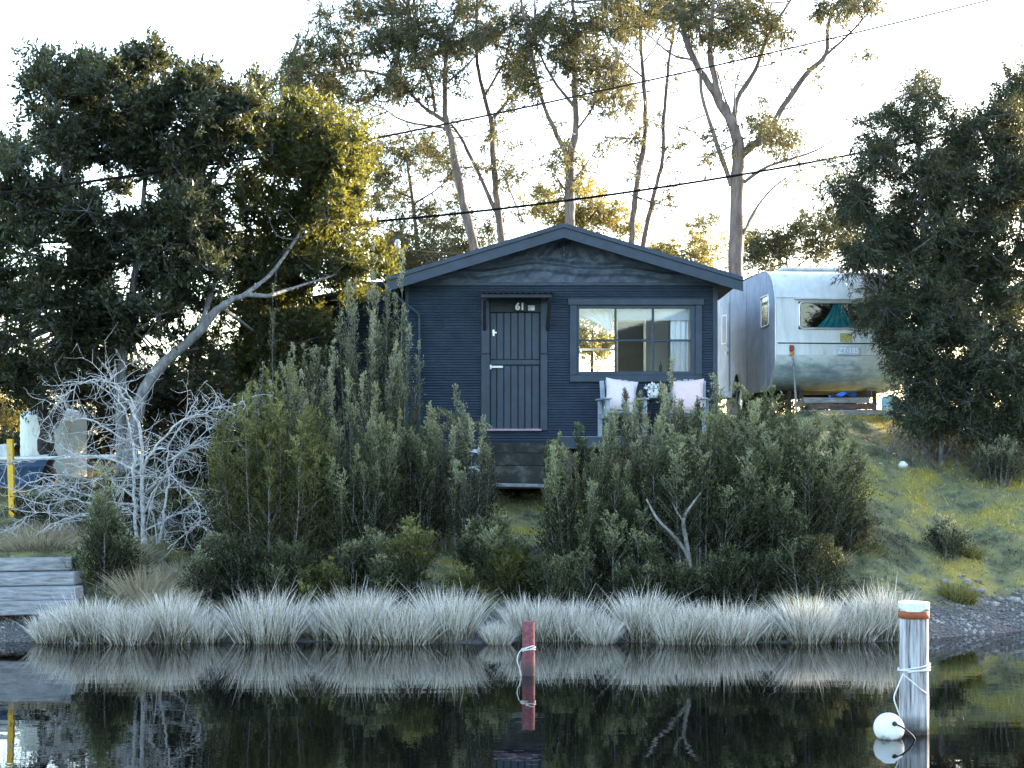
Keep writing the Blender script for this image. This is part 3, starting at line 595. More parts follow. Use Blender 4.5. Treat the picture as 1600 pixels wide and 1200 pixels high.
V, Q = leaves(rng, pos-[0, 0, .04], unit(rng.normal(size=(160, 3))), .05, .025); np_mesh('leaves', V, Q, M['tea'], pot, rng.uniform(0, .6, 160))

# ------------------------------------------------------------------ caravan
ROT = R(4.5); CO = Vector((P(1212, 0, 24.5).x, 24.5, P(0, 608, 24.5).z)); CT = Matrix.Translation(CO) @ Matrix.Rotation(ROT, 4, 'Z')
van = thing('caravan', 'old silver and cream caravan parked beside the cabin with its rear window facing the water', 'caravan', (CO.x+1, 25.5, gz(CO.x+1, 25.5)))
VW, VL, VH = 2.12, 4.7, 1.99            # width (local x 0..VW), length (local y), body height
rear = [(.62, 0.0), (.40, .04), (.2, .14), (.07, .29), (.015, .42), (.0, .55), (.0, 1.38), (.03, 1.50), (.10, 1.64), (.22, 1.78), (.40, 1.89), (.65, 1.955), (1.0, 1.985)]
front = [(VL-a, z) for a, z in rear[::-1]]
arch = [(2.75+.40*math.cos(a), .40*math.sin(a)) for a in np.linspace(0, math.pi, 11)]
outline = rear+front+arch               # closed polygon, wheel arch cut into the lower edge
def vpt(x, y, z): return CT @ Vector((x, y, z))
def strip(name, prof, x0, x1, mat, parent, n=10, dent=0.0):
    x = np.linspace(x0, x1, n+1); V = [];
    for (y, z) in prof:
        for a in x:
            dd = dent*(math.sin(a*5+z*7)*.5+math.sin(a*9-z*11+1)*.35+math.sin(a*2.1+z*3)*.6); V.append(tuple(vpt(a, y-dd, z+dd*.3)))
    i = np.arange(len(prof)-1)[:, None]*(n+1)+np.arange(n)[None]
    return np_mesh(name, V, np.stack([i, i+1, i+n+2, i+n+1], -1).reshape(-1, 4), mat, parent, None, True)
def densify(pr, n=3): return [tuple(q) for q in smooth_line([(a, 0, b) for a, b in pr], n)[:, [0, 2]]]
# rear shell: lower skirt, panel with window hole, roof
strip('rear_skirt', densify(rear[:6], 4), 0, VW, M['tarnish'], van, 30, .014)
wy0, wy1, wx_0, wx_1 = .955, 1.405, .37, 1.88
strip('rear_panel', [(0, .55), (0, .75), (0, wy0)], 0, VW, M['cream'], van, 24, .003)
strip('rear_panel', [(0, wy0), (0, 1.2), (0, 1.38), (.006, wy1)], 0, wx_0, M['cream'], van, 4); strip('rear_panel', [(0, wy0), (0, 1.2), (0, 1.38), (.006, wy1)], wx_1, VW, M['cream'], van, 4)
roofp = densify([(.006, wy1)]+rear[7:], 4)+[(y, 1.985+.03*math.sin((y-1)/(VL-2)*math.pi)) for y in np.linspace(1.2, VL-1.0, 12)]+[(a, b) for a, b in front[1:9]]
strip('roof_shell', roofp, 0, VW, M['cream'], van, 16, .004)
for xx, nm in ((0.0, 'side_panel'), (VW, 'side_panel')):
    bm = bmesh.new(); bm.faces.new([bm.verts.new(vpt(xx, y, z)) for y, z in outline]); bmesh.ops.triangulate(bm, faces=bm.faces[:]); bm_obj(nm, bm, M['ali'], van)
strip('front_shell', [(VL-a, z) for a, z in rear[:9]], 0, VW, M['cream'], van, 4)
strip('floor', [(.62, .01), (2.3, .01)], 0, VW, M['rust_black'], van, 2); strip('floor', [(3.2, .01), (VL-.6, .01)], 0, VW, M['rust_black'], van, 2)
strip('inner_lining', [(3.0, .05), (3.0, 1.9)], .03, VW-.03, M['brown_wood'], van, 2); strip('inner_lining', [(.1, .6), (3.0, .6)], .03, VW-.03, M['brown_wood'], van, 2)
# edge moulding along the rear corner and side seams
for xx in (-.004, VW+.004):
    tb = Tubes(); tb.add([tuple(vpt(xx, y, z)) for y, z in densify(rear, 3)], .011, 6); tb.build('corner_moulding', M['chrome'], van)
def vbox(name, x, y, z, mat, parent=van, bev=.004): return box(name, x, y, z, M[mat], parent, bev, CT)
vbox('trim_strip', (.03, VW-.03), (-.014, .0), (.728, .742), 'rust_black'); vbox('trim_strip', (.03, VW-.03), (-.02, .0), (.743, .752), 'cream')
vbox('window_hood', (.30, 1.95), (-.05, .02), (1.435, 1.455), 'cream'); vbox('seam_strip', (.02, VW-.02), (-.004, .012), (1.462, 1.476), 'cream')
# rear window: rounded frame tube, glass, interior curtain
def rrect(x0, x1, z0, z1, r, n=5):
    o = []
    for cx, cz, a0 in ((x1-r, z1-r, 0), (x0+r, z1-r, 90), (x0+r, z0+r, 180), (x1-r, z0+r, 270)):
        o += [(cx+r*math.cos(R(a0+90*i/n)), cz+r*math.sin(R(a0+90*i/n))) for i in range(n+1)]
    return o
rw = thing_part = None
ring = rrect(wx_0+.015, wx_1-.015, wy0+.015, wy1-.012, .07)
tb = Tubes(); tb.add([tuple(vpt(x, -.006, z)) for x, z in ring+ring[:1]], .02, 6); rw = tb.build('rear_window', M['chrome'], van)
bm = bmesh.new(); bm.faces.new([bm.verts.new(vpt(x, .002, z)) for x, z in ring]); bm_obj('pane', bm, M['glass_van'], rw)
# cream corner fillets outside the rounded glass
n1 = 30; V = []
for j in range(9):
    t = j/8
    for i in range(n1+1):
        u = i/n1; cxx = 1.02+.02*t; wd = .07+.22*t**1.3; V.append(tuple(vpt(cxx+(u-.5)*2*wd-.12*t*t*(1-u), .06+.02*math.sin(u*30), wy1-.03-t*.42)))
i = np.arange(8)[:, None]*(n1+1)+np.arange(n1)[None]
np_mesh('curtain', V, np.stack([i, i+1, i+n1+2, i+n1+1], -1).reshape(-1, 4), M['teal'], rw, None, True)
vbox('sticker', (1.05, 1.245), (-.004, -.001), (.755, .90), 'sticker', van, 0)
pl = vbox('number_plate', (.985, 1.365), (-.03, -.016), (.545, .685), 'plate', van, .012)
tm = text_mesh('plate_number', 'ZT·185', .13, (0, 0, 0), M['plate_text'], pl, .003, .002, .88); tm.data.transform(CT @ Matrix.Translation((1.175, -.033, .615)))
lamp = vbox('tail_lamp', (.20, .295), (-.03, .0), (.53, .71), 'chrome', van, .02); vbox('red_lens', (.21, .285), (-.055, -.028), (.60, .70), 'red_lens', lamp, .015); vbox('amber_lens', (.212, .283), (-.05, -.028), (.54, .597), 'amber_lens', lamp, .012)
# side: door with window, side window, step, seams (local x=0 plane faces -x)
def side_window(y0, y1, z0, z1, parent):
    ring = rrect(y0, y1, z0, z1, .05); tb = Tubes(); tb.add([tuple(vpt(-.012, y, z)) for y, z in ring+ring[:1]], .016, 6); f = tb.build('window', M['chrome'], parent)
    bm = bmesh.new(); bm.faces.new([bm.verts.new(vpt(-.011, y, z)) for y, z in ring]); bm_obj('pane', bm, M['van_pane'], f)
M['van_pane'] = surf('dusty_side_glass', [(.3, (.05, .06, .07)), (.7, (.2, .22, .25))], 4, .08, .05, spec=.8)
side_window(.42, .92, 1.06, 1.55, van)
vd = vbox('door', (-.016, -.002), (3.35, 4.0), (.12, 1.72), 'ali', van, .006); side_window(3.5, 3.9, 1.0, 1.52, vd); vbox('handle', (-.05, -.016), (3.40, 3.46), (.78, .84), 'chrome', vd, .004); vbox('latch', (-.04, -.016), (3.40, 3.44), (.92, .97), 'chrome', vd, .004)
for y in (.62, 2.0, 3.3, 4.05): vbox('seam_strip', (-.007, -.001), (y-.01, y+.01), (.06 if abs(y-2.75) > .5 else .42, 1.93), 'ali', van, 0)
vbox('step', (-.26, -.02), (3.42, 3.95), (-.02, .02), 'chrome', van)
for sx in (0.06, VW-.22):
    c = vpt(sx+.08, 2.75, -.08); T = CT.to_3x3().to_4x4() @ Matrix.Rotation(R(90), 4, 'Y')
    wh = lathe('wheel', [(.2, -.09), (.33, -.085), (.345, -.05), (.345, .05), (.33, .085), (.2, .09)], c, M['rubber'], van, 22, T.to_3x3())
    lathe('rim', [(0, -.03), (.1, -.06), (.2, -.07), (.2, .07), (.1, .05), (0, .03)], c, M['chrome'], wh, 16, T.to_3x3())
bm = bmesh.new(); bm_box(bm, (.12, .14), (2.3, 3.2), (.0, .42), 0, CT); bm_obj('wheel_well', bm, M['rust_black'], van)
hb = bmesh.new(); bm_box(hb, (.35, 1.5), (1.0, 1.9), (2.03, 2.075), .015, CT); bm_box(hb, (.4, 1.45), (1.05, 1.85), (1.97, 2.03), 0, CT); bm_obj('roof_hatch', hb, M['cream'], van)
for sx in (.5, VW-.5): vbox('chassis_rail', (sx-.04, sx+.04), (.3, VL), (-.12, -.005), 'rust_black')
for (x, y) in ((.35, .5), (VW-.35, .5), (.35, VL-.5), (VW-.35, VL-.5)):
    q = vpt(x, y, 0); vbox('jack', (x-.03, x+.03), (y-.03, y+.03), (gz(q.x, q.y)-CO.z-.05, 0), 'rust_black')
# prop pole under the tail lamp, timber pile and clutter below the rear
pole = Tubes(); pole.add([vpt(.25, -.10, .53), vpt(.27, -.16, .1), vpt(.28, -.22, gz(*vpt(.28, -.22, 0).xy)-CO.z-.05)], .018, 6); tag(pole.build('prop_pole', M['old_wood']), 'thin pale wooden pole propped under the caravan tail lamp', 'pole')
qz = gz(*vpt(1.2, -.1, 0).xy)-CO.z
for i, (x0, x1, y, z, m_, lb) in enumerate(((.35, 1.75, -.18, .05, 'old_wood', 'lowest grey plank of the timber pile behind the caravan'), (.4, 1.9, .02, .05, 'brown_wood', 'brown plank lying under the caravan rear, furthest in'), (.5, 1.6, -.1, .15, 'brown_wood', 'reddish brown plank across the middle of the timber pile'), (.42, 1.5, -.05, .25, 'old_wood', 'topmost pale plank of the timber pile under the blue tarp'))):
    tag(beam('plank', vpt(x0, y, qz+z), vpt(x1, y+.05, qz+z+.01), .17, .085, M[m_]), lb, 'plank', 'timber pile behind the caravan')
n = 14; V = []
for j in range(n+1):
    for i in range(n+1):
        u, v = i/n, j/n; V.append(tuple(vpt(.88+.42*u, -.16+.25*v, qz+.33+.035*math.sin(7*u+2)*math.sin(6*v+1)+.05*math.exp(-((u-.6)/.2)**2))))
i = np.arange(n)[:, None]*(n+1)+np.arange(n)[None]; tag(np_mesh('tarp', V, np.stack([i, i+1, i+n+2, i+n+1], -1).reshape(-1, 4), M['tarp'], None, None, True), 'crumpled bright blue tarp on the timber pile behind the caravan', 'tarp')
tag(lathe('drum', [(0, 0), (.13, 0), (.15, .03), (.15, .14), (.158, .16), (.15, .18), (.15, .30), (.13, .34), (.05, .345), (.05, .37), (0, .37)], vpt(1.78, -.3, gz(*vpt(1.78, -.3, 0).xy)-CO.z), M['drum']), 'pale teal plastic drum on the grass below the caravan rear corner', 'drum')

# ------------------------------------------------------------------ mooring pile, buoy, red post
def pile(name, px, Y, r, ztop, mat, parent, k=30, seed=1, grooves=.055):
    g = np.random.default_rng(seed); zs = np.linspace(-.8, ztop, 16); an = np.linspace(0, 2*np.pi, k, endpoint=False); V = []
    gr = 1+grooves*g.normal(size=k)
    for z in zs:
        rr = r*(1+.06*(ztop-z)/ztop*(z < ztop))*gr*(1+.012*g.normal(size=k))
        V += [(P(px, 0, Y).x+a_*math.cos(a)-.02*z*0, Y+a_*math.sin(a), z) for a, a_ in zip(an, rr)]
    i = np.arange(15)[:, None]*k; j = np.arange(k)[None]; Q = np.stack([i+j, i+(j+1) % k, i+k+(j+1) % k, i+k+j], -1).reshape(-1, 4)
    x0 = P(px, 0, Y).x; V.append((x0, Y, ztop)); o = 15*k; cap = [[o+a, o+(a+1) % k, len(V)-1, len(V)-1] for a in range(k)]
    me = bpy.data.meshes.new(name); me.from_pydata([tuple(v) for v in V], [], [tuple(q) for q in Q]+[tuple(c[:3]) for c in cap]); me.materials.append(M[mat])
    for p_ in me.polygons: p_.use_smooth = len(p_.vertices) == 4
    return link(bpy.data.objects.new(name, me), parent)
M['pile'] = surf('bleached_pile_timber', [(.36, (.05, .045, .045)), (.44, (.26, .25, .26)), (.55, (.46, .46, .48)), (.7, (.68, .68, .70))], 9, .85, 1.0, .03, (3, 3, .16))

def waterline(m, z0, z1, col):
    t = m.node_tree; b = t.nodes['Principled BSDF']; src = b.inputs['Base Color'].links[0].from_socket
    tc = t.nodes.new('ShaderNodeTexCoord'); sx = t.nodes.new('ShaderNodeSeparateXYZ'); t.links.new(tc.outputs['Object'], sx.inputs[0]); n = noise(t, 12, 3)
    ad = t.nodes.new('ShaderNodeMath'); ad.operation = 'MULTIPLY_ADD'; ad.inputs[1].default_value = .12; t.links.new(n.outputs['Fac'], ad.inputs[0]); t.links.new(sx.outputs['Z'], ad.inputs[2])
    mr = t.nodes.new('ShaderNodeMapRange'); mr.inputs[1].default_value = z0; mr.inputs[2].default_value = z1; t.links.new(ad.outputs[0], mr.inputs[0])
    mx = t.nodes.new('ShaderNodeMixRGB'); t.links.new(mr.outputs[0], mx.inputs[0]); mx.inputs[1].default_value = (*col, 1); t.links.new(src, mx.inputs[2]); t.links.new(mx.outputs[0], b.inputs['Base Color'])
waterline(M['pile'], .09, .22, (.045, .042, .038)); waterline(M['red_post'], .10, .22, (.06, .04, .045)); waterline(M['buoy'], .055, .085, (.10, .10, .08))
YP = CAMH*F/(1145-HZ); xp = P(1428, 0, YP).x; zt = P(0, 950, YP).z
mp = thing('mooring_pile', 'thick bleached timber mooring pile with rusty band standing in the water', 'pile', (xp, YP, 0))
pile('pile', 1428, YP, .105, zt, 'pile', mp)
lathe('rust_band', [(.104, -.03), (.116, -.03), (.116, .025), (.104, .025)], (xp, YP, zt-.045), M['rust'], mp, 24)
bm = bmesh.new(); nn = 24                                    # worn white cap, ragged lower edge
capb = [bm.verts.new((xp+.113*math.cos(a), YP+.113*math.sin(a), zt+.02-.035*(.5+.5*math.sin(3*a+.9))-.02)) for a in np.linspace(0, 2*math.pi, nn, endpoint=False)]
capt = [bm.verts.new((xp+.117*math.cos(a), YP+.117*math.sin(a), zt+.045)) for a in np.linspace(0, 2*math.pi, nn, endpoint=False)]
for i in range(nn): bm.faces.new((capb[i], capb[(i+1) % nn], capt[(i+1) % nn], capt[i]))
bm.faces.new(capt); bm_obj('cap', bm, M['white'], mp)
def rope_wrap(xc, Y, r, z, turns, rr, extra):
    a = np.linspace(0, turns*2*math.pi, int(turns*20)); tb = Tubes()
    tb.add(np.stack([xc+r*np.cos(a-2.2), Y+r*np.sin(a-2.2), z+.02*np.sin(a*.5)+.012*a/6.28+.012*np.sin(a)], -1), rr, 6)
    for e in extra: tb.add(smooth_line(e, 6), rr*.85, 6)
    return tb
zr = P(0, 1048, YP).z; f = YP-.12
tag(rope_wrap(xp, YP, .119, zr, 2.4, .0065, [[P(1410, 1053, f), P(1425, 1065, f-.01), P(1440, 1078, f), P(1450, 1085, YP-.05)], [P(1411, 1053, f), P(1403, 1072, f-.02), P(1397, 1090, f-.03), P(1401, 1105, f-.02), P(1406, 1118, f)]]).build('rope', M['rope']), 'white rope wound round the bleached mooring pile', 'rope')
by = YP-.22; bc = P(1389, 1134, by); bc.z = .075
buoy = thing('buoy', 'round white mooring buoy floating against the bleached pile', 'buoy', (bc.x, by, 0))
an = [i/12*math.pi for i in range(13)]; TB = Matrix.Rotation(R(62), 3, 'X') @ Matrix.Rotation(R(12), 3, 'Y')
lathe('float', [(max(.0, .115*math.sin(a)**.75), -.095*math.cos(a)) for a in an], bc, M['buoy'], buoy, 24, TB)
ctr = bc+TB @ Vector((.0, 0, .098)); lathe('eye', [(0, 0), (.018, 0), (.018, .012), (0, .014)], ctr-TB @ Vector((0, 0, .004)), M['rubber'], buoy, 12, TB)
tb = Tubes(); tb.add(smooth_line([ctr, ctr+Vector((.05, -.03, -.02)), ctr+Vector((.12, -.02, -.075)), ctr+Vector((.17, .05, -.13))], 5), .007, 6); tb.build('tether', M['rubber'], buoy)
YR = CAMH*F/(1055-HZ); xq = P(826, 0, YR).x; zq = P(0, 971, YR).z
rp = thing('red_post', 'short faded red mooring post standing in the water before the reeds', 'post', (xq, YR, 0)); pile('post', 826, YR, .06, zq, 'red_post', rp, 16, 5, .004)
f = YR-.07
tag(rope_wrap(xq, YR, .066, P(0, 1016, YR).z, 2.2, .006, [[P(818, 1013, f), P(811, 1020, f), P(808, 1032, f), P(812, 1045, f), P(814, 1056, f)], [P(835, 1009, f), P(825, 1012, f-.01), P(816, 1018, f)]]).build('rope', M['rope']), 'pale rope looped round the faded red post', 'rope')

# ------------------------------------------------------------------ left bank clutter
for i, (y, Y, x1) in enumerate(((882, 18.95, 118), (905, 18.6, 122), (928, 18.3, 124), (950, 18.05, 118))):
    a = P(-140, y+3, Y+.1); b = P(x1, y-2, Y)
    tag(beam('sleeper', a, b, .30, .15, M['old_wood'], None, .012), 'weathered grey timber sleeper at the left shore, %s of the four' % ('topmost', 'second from the top', 'third from the top', 'lowest')[i], 'sleeper', 'timber sleepers stepping down to the water')
tag(beam('marker_post', on_ground(20, 22.5)-Vector((0, 0, .15)), P(16, 686, 22.5), .085, .085, M['yellow'], None, .006, (0, 1, 0)), 'yellow square marker post beside the small boat', 'post')
bp = on_ground(0, 24.6); boat = thing('boat', 'small white and blue boat on the bank behind the yellow post', 'boat', tuple(bp))
def hull(name, xo, z0, z1, mat, wd):
    n = 16; V = []
    for t_ in (0, .35, .7, 1.0):
        for i in range(n+1):
            u = i/n; half = wd*(1-u**2.6)*(.55+.45*t_); x = bp.x-2.2+u*(2.75+.22*t_)+xo
            V.append((x, bp.y-half, bp.z+z0+(z1-z0)*t_+.14*u*u*t_))
    for t_ in (1.0, .7, .35, 0):
        for i in range(n+1):
            u = i/n; half = wd*(1-u**2.6)*(.55+.45*t_); x = bp.x-2.2+u*(2.75+.22*t_)+xo
            V.append((x, bp.y+half, bp.z+z0+(z1-z0)*t_+.14*u*u*t_))
    i = np.arange(7)[:, None]*(n+1)+np.arange(n)[None]
    return np_mesh(name, V, np.stack([i, i+1, i+n+2, i+n+1], -1).reshape(-1, 4), M[mat], boat, None, True)
hull('hull', 0, .12, .42, 'blue_hull', .62); hull('gunwale', .02, .42, .50, 'white', .66); hull('cabin_top', -.5, .5, .68, 'white', .45)
tb = Tubes(); tb.add([P(-60, 717, 23.9), P(60, 716, 23.9), P(200, 712, 23.9)], .03, 6); tag(tb.build('rail', M['white']), 'white horizontal rail running behind the dead branches', 'rail')
tk = P(84, 0, 26.5).x; tz = gz(tk, 26.5)
tank = thing('water_tank', 'pale weathered round tank standing behind the dark left trunk', 'tank', (tk, 26.5, tz)); zt2 = P(0, 648, 26.5).z-tz
prof = [(.55+(.008 if i % 2 else 0), zt2*i/16) for i in range(17)]+[(.5, zt2+.05), (.3, zt2+.1), (0, zt2+.11)]
lathe('tank_body', prof, (tk, 26.5, tz), M['tank'], tank, 28)

# ------------------------------------------------------------------ power lines
def cable(pts, r, label):
    tb = Tubes(); tb.add(smooth_line([P(*q) for q in pts], 8), r, 5); tag(tb.build('power_cable', M['cable']), label, 'cable', 'overhead power cables')
cable([(-500, 345, 15.5), (-80, 311, 19.0), (250, 268, 22), (575, 218, 25.5), (985, 132, 30.5), (1300, 60, 34.5), (1700, -38, 40)], .019, 'long black overhead cable rising across the whole picture to the top right')
cable([(-500, 392, 28), (100, 378, 29), (540, 350, 30), (850, 318, 31), (1140, 276, 32), (1380, 232, 33), (1500, 205, 33.5), (2000, 80, 36)], .026, 'lower thick black overhead cable passing just over the cabin roof')
cable([(624, 389, 26.3), (720, 396, 29), (900, 398, 33)], .008, 'thin service wire leaving the white insulator beside the roof')

# ------------------------------------------------------------------ trees
def ell_clumps(rng, ells, Y, thick, f=1.0):
    """ellipses in photo pixels -> clump centres spread through a real volume"""
    out = []
    for (cx, cy, rx, ry, n) in ells:
        for _ in range(int(n*f)):
            v = rng.normal(size=3); v = v/np.linalg.norm(v)*rng.uniform(.25, 1)**.45
            out.append(P(cx+v[0]*rx, cy+v[1]*ry, Y+v[2]*thick))
    return np.array([tuple(q) for q in out])
def foliage(rng, Cn, Rr, tw, per, L, W, droop=0.0, upb=.2, spread=.8, tri=False):
    K = len(Cn); Rr = np.broadcast_to(Rr, (K,))
    d = unit(rng.normal(size=(K, tw, 3))+[0, 0, upb]); ln = Rr[:, None]*rng.uniform(.5, 1.05, (K, tw))
    end = Cn[:, None]+d*ln[..., None]
    end[..., 2] -= droop*Rr[:, None]*.5
    u = rng.uniform(.3, 1.03, (K, tw, per)); pos = Cn[:, None, None]+(end-Cn[:, None])[:, :, None]*u[..., None]
    pos = pos+rng.normal(size=pos.shape)*.02
    ld = unit(d[:, :, None]*.6+rng.normal(size=pos.shape)*spread*.8+np.array([0, 0, -droop]))
    tint = np.clip(rng.normal(.45, .2, (K, 1, 1))*.6+rng.uniform(0, .45, (K, tw, per))+.12*(u-.5), 0, 1)
    N = K*tw*per; V, Q = leaves(rng, pos.reshape(N, 3), ld.reshape(N, 3), L*rng.uniform(.65, 1.2, N), W*rng.uniform(.7, 1.2, N), tri=tri)
    A = np.repeat(Cn[:, None], tw, 1).reshape(-1, 3); B = end.reshape(-1, 3)
    return V, Q, tint.ravel(), A, B
def tree(name, label, cat, seed, limbs, ells, Y, thick, mat, bark, clump_r, tw, per, L, W, droop=0, group=None, f=1.0, ljit=.6, upb=.35, base=None, off=0.0):
    """limbs: [([(px,py)...], w0, w1)] widths in metres; ells: foliage masses"""
    rng = np.random.default_rng(seed); nodes = []; tb = Tubes()
    for li, (pts, w0, w1) in enumerate(limbs):
        dy = 0 if li == 0 else rng.uniform(-ljit, ljit); n = len(pts)
        pl = smooth_line([P(x, y, Y+dy*(i/(n-1))+off*(1 if li == 0 else 1-i/(n-1))) for i, (x, y) in enumerate(pts)], 5); pl[1:-1] += rng.normal(size=pl[1:-1].shape)*w1*.12
        rad = np.linspace(w0, w1, len(pl))/2*(1+.06*rng.normal(size=len(pl))); tb.add(pl, rad, 8 if w0 > .1 else 6); nodes.append(pl[len(pl)//3:])
    nodes = np.vstack(nodes)
    loose = nodes[rng.integers(len(nodes)//2, len(nodes), 26)]+rng.normal(size=(26, 3))*[.9, .8, .7] if mat == 'leaf_euc' else nodes[:0]
    p0 = P(limbs[0][0][0][0], limbs[0][0][0][1], Y+off); b = Vector((p0.x, p0.y, gz(p0.x, p0.y))) if base is None else base
    if p0.z > b.z+.05: tb.add([(b.x, b.y, b.z-.2), (b.x*.5+p0.x*.5, p0.y, (b.z+p0.z)/2), tuple(p0)], np.array([1.25, 1.05, 1.0])*limbs[0][1]/2, 10)
    t = thing(name, label, cat, tuple(b), group)
    Cn = ell_clumps(rng, ells, Y, thick, f); Cn = np.vstack([Cn, loose]) if len(loose) else Cn; Rr = clump_r*rng.uniform(.7, 1.25, len(Cn))
    for ci in range(len(Cn)):                                # a branchlet from the nearest limb to every clump
        c = Cn[ci]
        dd = np.linalg.norm(nodes-c, axis=1)+np.maximum(0, nodes[:, 2]-c[2])*.8; q = nodes[np.argmin(dd)]; ln = np.linalg.norm(c-q)
        if mat == 'leaf_euc' and ln > 2.2: c = q+(c-q)*2.2/ln; Cn[ci] = c; ln = 2.2
        mid = (q+c)/2+rng.normal(size=3)*.09*ln+[0, 0, -.10*ln]
        tb.add(smooth_line([q, mid, c], 3), np.linspace(.010+.007*ln, .005, 7), 5)
    V, Q, ti, A, B = foliage(rng, Cn, Rr, tw, per, L, W, droop, upb, tri=mat not in ('leaf_left', 'leaf_lean'))
    tb.straight(A[::2], B[::2], .006, .002); tb.build('trunk', M[bark], t); np_mesh('crown', V, Q, M[mat], t, ti)
    return t
# --- big evergreen on the left: upright grey stem and the leaning stem, two trees, plus the dark trunk at the edge
tree('evergreen_tree', 'large dark evergreen tree with upright grey stem above the dead branches', 'tree', 1,
     [([(190, 720), (190, 590), (200, 500), (215, 400), (225, 300), (235, 180), (228, 80)], .17, .03), ([(200, 500), (150, 430), (110, 330), (90, 200), (80, 120)], .10, .02),
      ([(212, 420), (290, 330), (320, 220), (330, 150)], .09, .02), ([(195, 540), (120, 500), (50, 420), (20, 300)], .09, .02), ([(205, 470), (280, 420), (330, 380)], .07, .02)],
     [(110, 190, 55, 85, 22), (180, 190, 50, 80, 16), (228, 150, 28, 85, 13), (320, 190, 65, 75, 20), (385, 190, 35, 55, 10), (40, 280, 48, 75, 14), (70, 400, 95, 90, 28), (200, 320, 130, 90, 36),
      (300, 330, 55, 60, 14), (320, 410, 50, 45, 12), (255, 260, 60, 60, 10), (145, 110, 30, 40, 6), (70, 130, 18, 40, 4), (290, 130, 25, 40, 5), (70, 530, 100, 75, 26), (210, 470, 120, 80, 34), (250, 400, 60, 50, 10), (20, 610, 60, 30, 6), (290, 560, 60, 50, 5), (-60, 420, 60, 200, 26)], 23.2, 1.7, 'leaf_left', 'bark_grey', .44, 24, 22, .095, .038, upb=.9)
tree('evergreen_tree', 'leaning evergreen tree with sunlit yellow foliage reaching toward the cabin roof', 'tree', 2,
     [([(205, 700), (225, 610), (265, 560), (310, 520), (345, 480), (380, 463), (425, 462)], .2, .06), ([(310, 520), (335, 440), (345, 360), (350, 290)], .09, .02), ([(380, 463), (430, 420), (480, 340), (500, 250)], .08, .02), ([(420, 462), (490, 440), (560, 420)], .06, .015), ([(345, 480), (400, 520), (450, 560)], .06, .02)],
     [(470, 240, 70, 75, 24), (530, 280, 45, 80, 20), (420, 230, 35, 60, 9), (500, 345, 70, 40, 14), (400, 310, 55, 55, 9), (545, 240, 30, 60, 8), (400, 400, 50, 40, 10), (520, 410, 75, 42, 18), (440, 430, 70, 40, 14), (380, 520, 60, 60, 14), (450, 520, 60, 60, 16), (400, 600, 70, 45, 12), (570, 430, 35, 40, 7)], 24.4, 1.2, 'leaf_lean', 'bark_grey', .44, 24, 22, .09, .036, off=-2.3)
tree('dark_tree', 'black shaded trunk and low dark foliage at the left edge before the pale tank', 'tree', 3,
     [([(72, 760), (72, 700), (70, 650), (50, 620), (20, 600)], .34, .12), ([(72, 680), (95, 640), (130, 600), (170, 560)], .22, .06)],
     [(30, 590, 70, 35, 14), (150, 590, 80, 35, 16), (110, 560, 80, 30, 10)], 25.2, .9, 'leaf_dark', 'bark_dark', .42, 24, 22, .08, .03)
# --- eucalypts behind the cabin
EU = dict(cat='tree', mat='leaf_euc', bark='bark_euc', clump_r=.44, tw=10, per=11, L=.17, W=.032, droop=.6, group='tall eucalypts behind the cabin', f=2.2)
def euc(label, seed, limbs, ells, Y, thick=1.6, **kw):
    a = dict(EU); a.update(kw); return tree('eucalypt_tree', label, a.pop('cat'), seed, limbs, ells, Y, thick, a.pop('mat'), a.pop('bark'), **a)
euc('tall eucalypt with wide hanging crown, leftmost of those behind the cabin', 11,
    [([(742, 390), (720, 300), (707, 225), (697, 190), (695, 125), (700, 65), (722, -10)], .24, .07), ([(697, 190), (660, 165), (625, 125), (600, 80)], .12, .03), ([(695, 200), (635, 190), (600, 170), (575, 150)], .07, .02), ([(680, 175), (672, 125), (650, 80), (640, 20)], .09, .03), ([(625, 125), (570, 110), (510, 120), (450, 100)], .06, .02), ([(698, 130), (740, 90), (765, 40)], .06, .02)],
    [(560, 45, 75, 55, 26), (490, 110, 55, 50, 18), (455, 120, 35, 40, 9), (640, 35, 65, 50, 22), (690, 95, 45, 45, 10), (600, 125, 55, 35, 9), (535, 155, 50, 25, 9), (640, 110, 40, 40, 5), (580, -60, 120, 60, 16)], 38, 1.8)
euc('eucalypt with two crossing pale stems standing second from the left over the roof', 12,
    [([(784, 380), (775, 300), (770, 235), (767, 190), (755, 145), (745, 85), (745, -10)], .2, .06), ([(767, 190), (795, 155), (815, 125), (822, 70)], .1, .03), ([(775, 330), (745, 265), (720, 215), (706, 195)], .12, .06), ([(757, 150), (790, 90), (800, 30)], .07, .02), ([(770, 290), (800, 270), (830, 262)], .04, .01)],
    [(740, 40, 45, 55, 15), (800, 55, 50, 50, 14), (815, 120, 35, 35, 7), (770, 215, 25, 35, 3), (790, 265, 30, 20, 2), (780, -50, 80, 50, 10)], 39)
euc('forked eucalypt rising directly behind the cabin ridge', 13,
    [([(890, 360), (890, 300), (891, 245), (900, 200), (897, 125), (901, 50), (892, -10)], .27, .07), ([(889, 250), (865, 200), (845, 150), (825, 55), (812, -10)], .14, .05), ([(896, 165), (865, 125), (840, 75), (835, 30)], .09, .03), ([(900, 205), (925, 170), (940, 140), (950, 110)], .06, .02), ([(885, 300), (865, 265), (855, 200)], .05, .015), ([(892, 290), (920, 250), (945, 215)], .05, .01)],
    [(860, 35, 55, 45, 17), (905, 95, 45, 35, 11), (940, 125, 40, 35, 10), (965, 30, 55, 40, 13), (975, 165, 22, 20, 3), (830, 110, 30, 40, 6), (880, -50, 110, 40, 12), (870, 240, 35, 25, 2)], 37.5)
